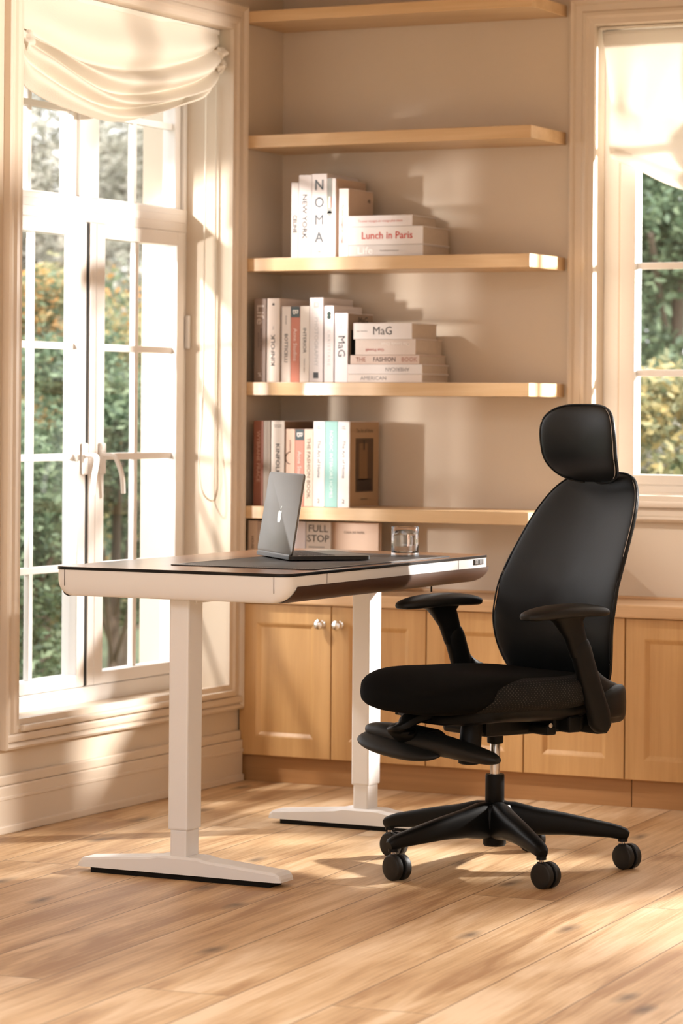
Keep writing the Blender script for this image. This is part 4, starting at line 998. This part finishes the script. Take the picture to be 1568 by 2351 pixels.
# ------------------------------------------------------------------ garden outside
struct(MB().box((-30, -12, -.35), (-.305, 30, -.25)).build('trim_5', M['ground']), 'garden ground outside the left window', 'ground')
struct(MB().box((-.30, .605, -.35), (30, 30, -.25)).build('trim_6', M['ground']), 'garden ground outside the right window', 'ground')
def at(px, z_fwd, z=0):
    u = (px-784)/FPX; p = CAM+(FWD+RIGHT*u)*z_fwd; return (p.x, p.y, z)
def shrub(label, name, px, dist, rad, zc, hz, mat, nleaf, size, trunk=.03, group='trees and shrubs in the garden'):
    x, y, _ = at(px, dist); t = thing(name, label, 'tree' if name == 'garden_tree' else 'shrub', (x, y, -.25), group=group)
    rnd = random.Random(int(px*7+dist*13)); mb = MB(); vs = []; fs = []
    blobs = [(rnd.uniform(-.6, .6)*rad, rnd.uniform(-.6, .6)*rad, zc+.25+rnd.uniform(-.85, .85)*hz, rnd.uniform(.25, .5)*rad) for _ in range(26)]
    for i in range(nleaf):
        b = rnd.choice(blobs); d = Vector((rnd.gauss(0, 1), rnd.gauss(0, 1), rnd.gauss(0, 1))).normalized()*b[3]*rnd.uniform(.55, 1.1)
        c = Vector(b[:3])+d; c.z = max(.02, c.z)
        u = Vector((rnd.gauss(0, 1), rnd.gauss(0, 1), rnd.gauss(0, .6))).normalized(); w_ = u.orthogonal().normalized(); w_.rotate(Matrix.Rotation(rnd.uniform(0, 6.28), 3, u)); s = size*rnd.uniform(.6, 1.4)
        o_ = len(vs); vs += [c-u*s, c+w_*s*.45, c+u*s, c-w_*s*.45]; fs.append((o_, o_+1, o_+2, o_+3))
    mb.add(vs, fs); mb.build('foliage', mat, t)
    mb = MB(); mb.cyl((0, 0, 0), (rnd.uniform(-.1, .1)*rad, 0, zc+hz*.4), trunk, trunk*.6, 10)
    for k in range(6):
        a = rnd.uniform(0, 6.28); z0_ = rnd.uniform(.3, .9)*zc; mb.tube([(0, 0, z0_), (math.cos(a)*rad*.3, math.sin(a)*rad*.3, z0_+.25*hz), (math.cos(a)*rad*.7, math.sin(a)*rad*.7, z0_+.7*hz)], trunk*.35, 6)
    mb.build('trunk', M['bark'], t); return t
shrub('green shrub low outside the left window, at the picture edge', 'garden_shrub', 10, 11.9, .36, .55, .6, M['leaf_green'], 9240, 0.022)
shrub('orange-berried shrub outside the left casement', 'garden_shrub', 110, 13.7, .50, .95, .80, M['leaf_orange'], 11440, 0.022)
shrub('dense green shrub outside the middle of the left window', 'garden_shrub', 262, 12.8, .45, .75, .75, M['leaf_green'], 11440, 0.022)
shrub('yellowing shrub behind the right casement of the left window', 'garden_shrub', 290, 15.0, .50, 1.15, .7, M['leaf_mix'], 9240, 0.025)
shrub('tall grey twiggy tree seen through the upper left panes', 'garden_tree', 80, 16.3, .70, 2.1, .9, M['leaf_grey'], 11440, 0.028, .05)
shrub('thin bare-looking tree through the upper right panes', 'garden_tree', 315, 18.6, .62, 2.3, .8, M['leaf_grey'], 4180, 0.028, .05)
shrub('broad green hedge closing the view at the left', 'garden_shrub', 40, 20.0, 1.2, .9, 1.2, M['leaf_green'], 13640, 0.043, .05)
shrub('broad green hedge closing the view behind the left window', 'garden_shrub', 400, 23.5, 1.3, .9, 1.2, M['leaf_green'], 13640, 0.043, .05)
shrub('dark green tree high outside the right window', 'garden_tree', 1535, 14.6, .66, 1.9, .75, M['leaf_green'], 13640, 0.028, .05)
shrub('yellow-leaved shrub low outside the right window', 'garden_shrub', 1560, 12.2, .36, .95, .42, M['leaf_mix'], 5720, 0.025)
shrub('grey-green shrub at the foot of the right window view', 'garden_shrub', 1478, 13.2, .42, .7, .5, M['leaf_grey'], 6600, 0.025)
shrub('big grey tree far behind the left window', 'garden_tree', 150, 26.5, 1.9, 3.0, 1.9, M['leaf_grey'], 16000, .055, .12)
shrub('tall dark tree far off behind the corner of the house', 'garden_tree', 520, 34.0, 1.8, 3.0, 2.0, M['leaf_green'], 12000, .06, .12)
shrub('broad hedge closing the view behind the right window', 'garden_shrub', 1580, 18.4, 1.7, 1.3, 1.5, M['leaf_green'], 17600, 0.043, .05)

# ------------------------------------------------------------------ light
wd = bpy.data.worlds.new('daylight'); scene.world = wd; wd.use_nodes = True
bg = wd.node_tree.nodes['Background']; bg.inputs[0].default_value = (.97, .98, 1.0, 1); bg.inputs[1].default_value = 2.8
def lamp(name, kind, loc, energy, col, size=.05, target=None, spot=None, blend=.3):
    l = bpy.data.lights.new(name, kind); l.energy = energy; l.color = col
    if kind in ('POINT', 'SPOT'): l.shadow_soft_size = size
    if kind == 'SPOT': l.spot_size = math.radians(spot); l.spot_blend = blend
    o = bpy.data.objects.new(name, l); COL.objects.link(o); o.location = loc
    if target is not None: o.rotation_euler = (Vector(target)-Vector(loc)).to_track_quat('-Z', 'Y').to_euler()
    return o
lamp('lamp_outside_right_window', 'SPOT', (3.0, 1.33, 1.66), 1350, (1.0, .95, .89), .06, (1.2, -1.3, .2), 116)
lamp('lamp_outside_left_window', 'SPOT', (-.75, -1.15, 2.20), 200, (1.0, .94, .88), .05, (.45, 0, .85), 52, .15)
lamp('lamp_low_outside_left_window', 'SPOT', (-1.35, -2.95, 1.15), 360, (1.0, .95, .91), .09, (.47, .15, 1.26), 23, .2)
lamp('lamp_behind_gobo_window', 'SPOT', (5.2, -.95, 1.45), 1300, (1.0, .93, .86), .05, (.5, -.2, 1.5), 40)  # spot for the patches on the left blind, masked by the added window
sl_ = bpy.data.lights.new('sun', 'SUN'); sl_.energy = 4.5; sl_.angle = .02; sl_.color = (1, .95, .88)
so_ = bpy.data.objects.new('sun', sl_); COL.objects.link(so_); so_.rotation_euler = Vector((-.30, .38, -.87)).to_track_quat('-Z', 'Y').to_euler()

# ------------------------------------------------------------------ render look
vs_ = scene.view_settings; vs_.view_transform = 'Standard'; vs_.look = 'None'; vs_.gamma = 1; vs_.use_curve_mapping = False; vs_.exposure = 0.17
cy = scene.cycles; cy.use_denoising = True; cy.max_bounces = 8; cy.transparent_max_bounces = 12; cy.sample_clamp_indirect = 6; cy.caustics_reflective = False; cy.caustics_refractive = False
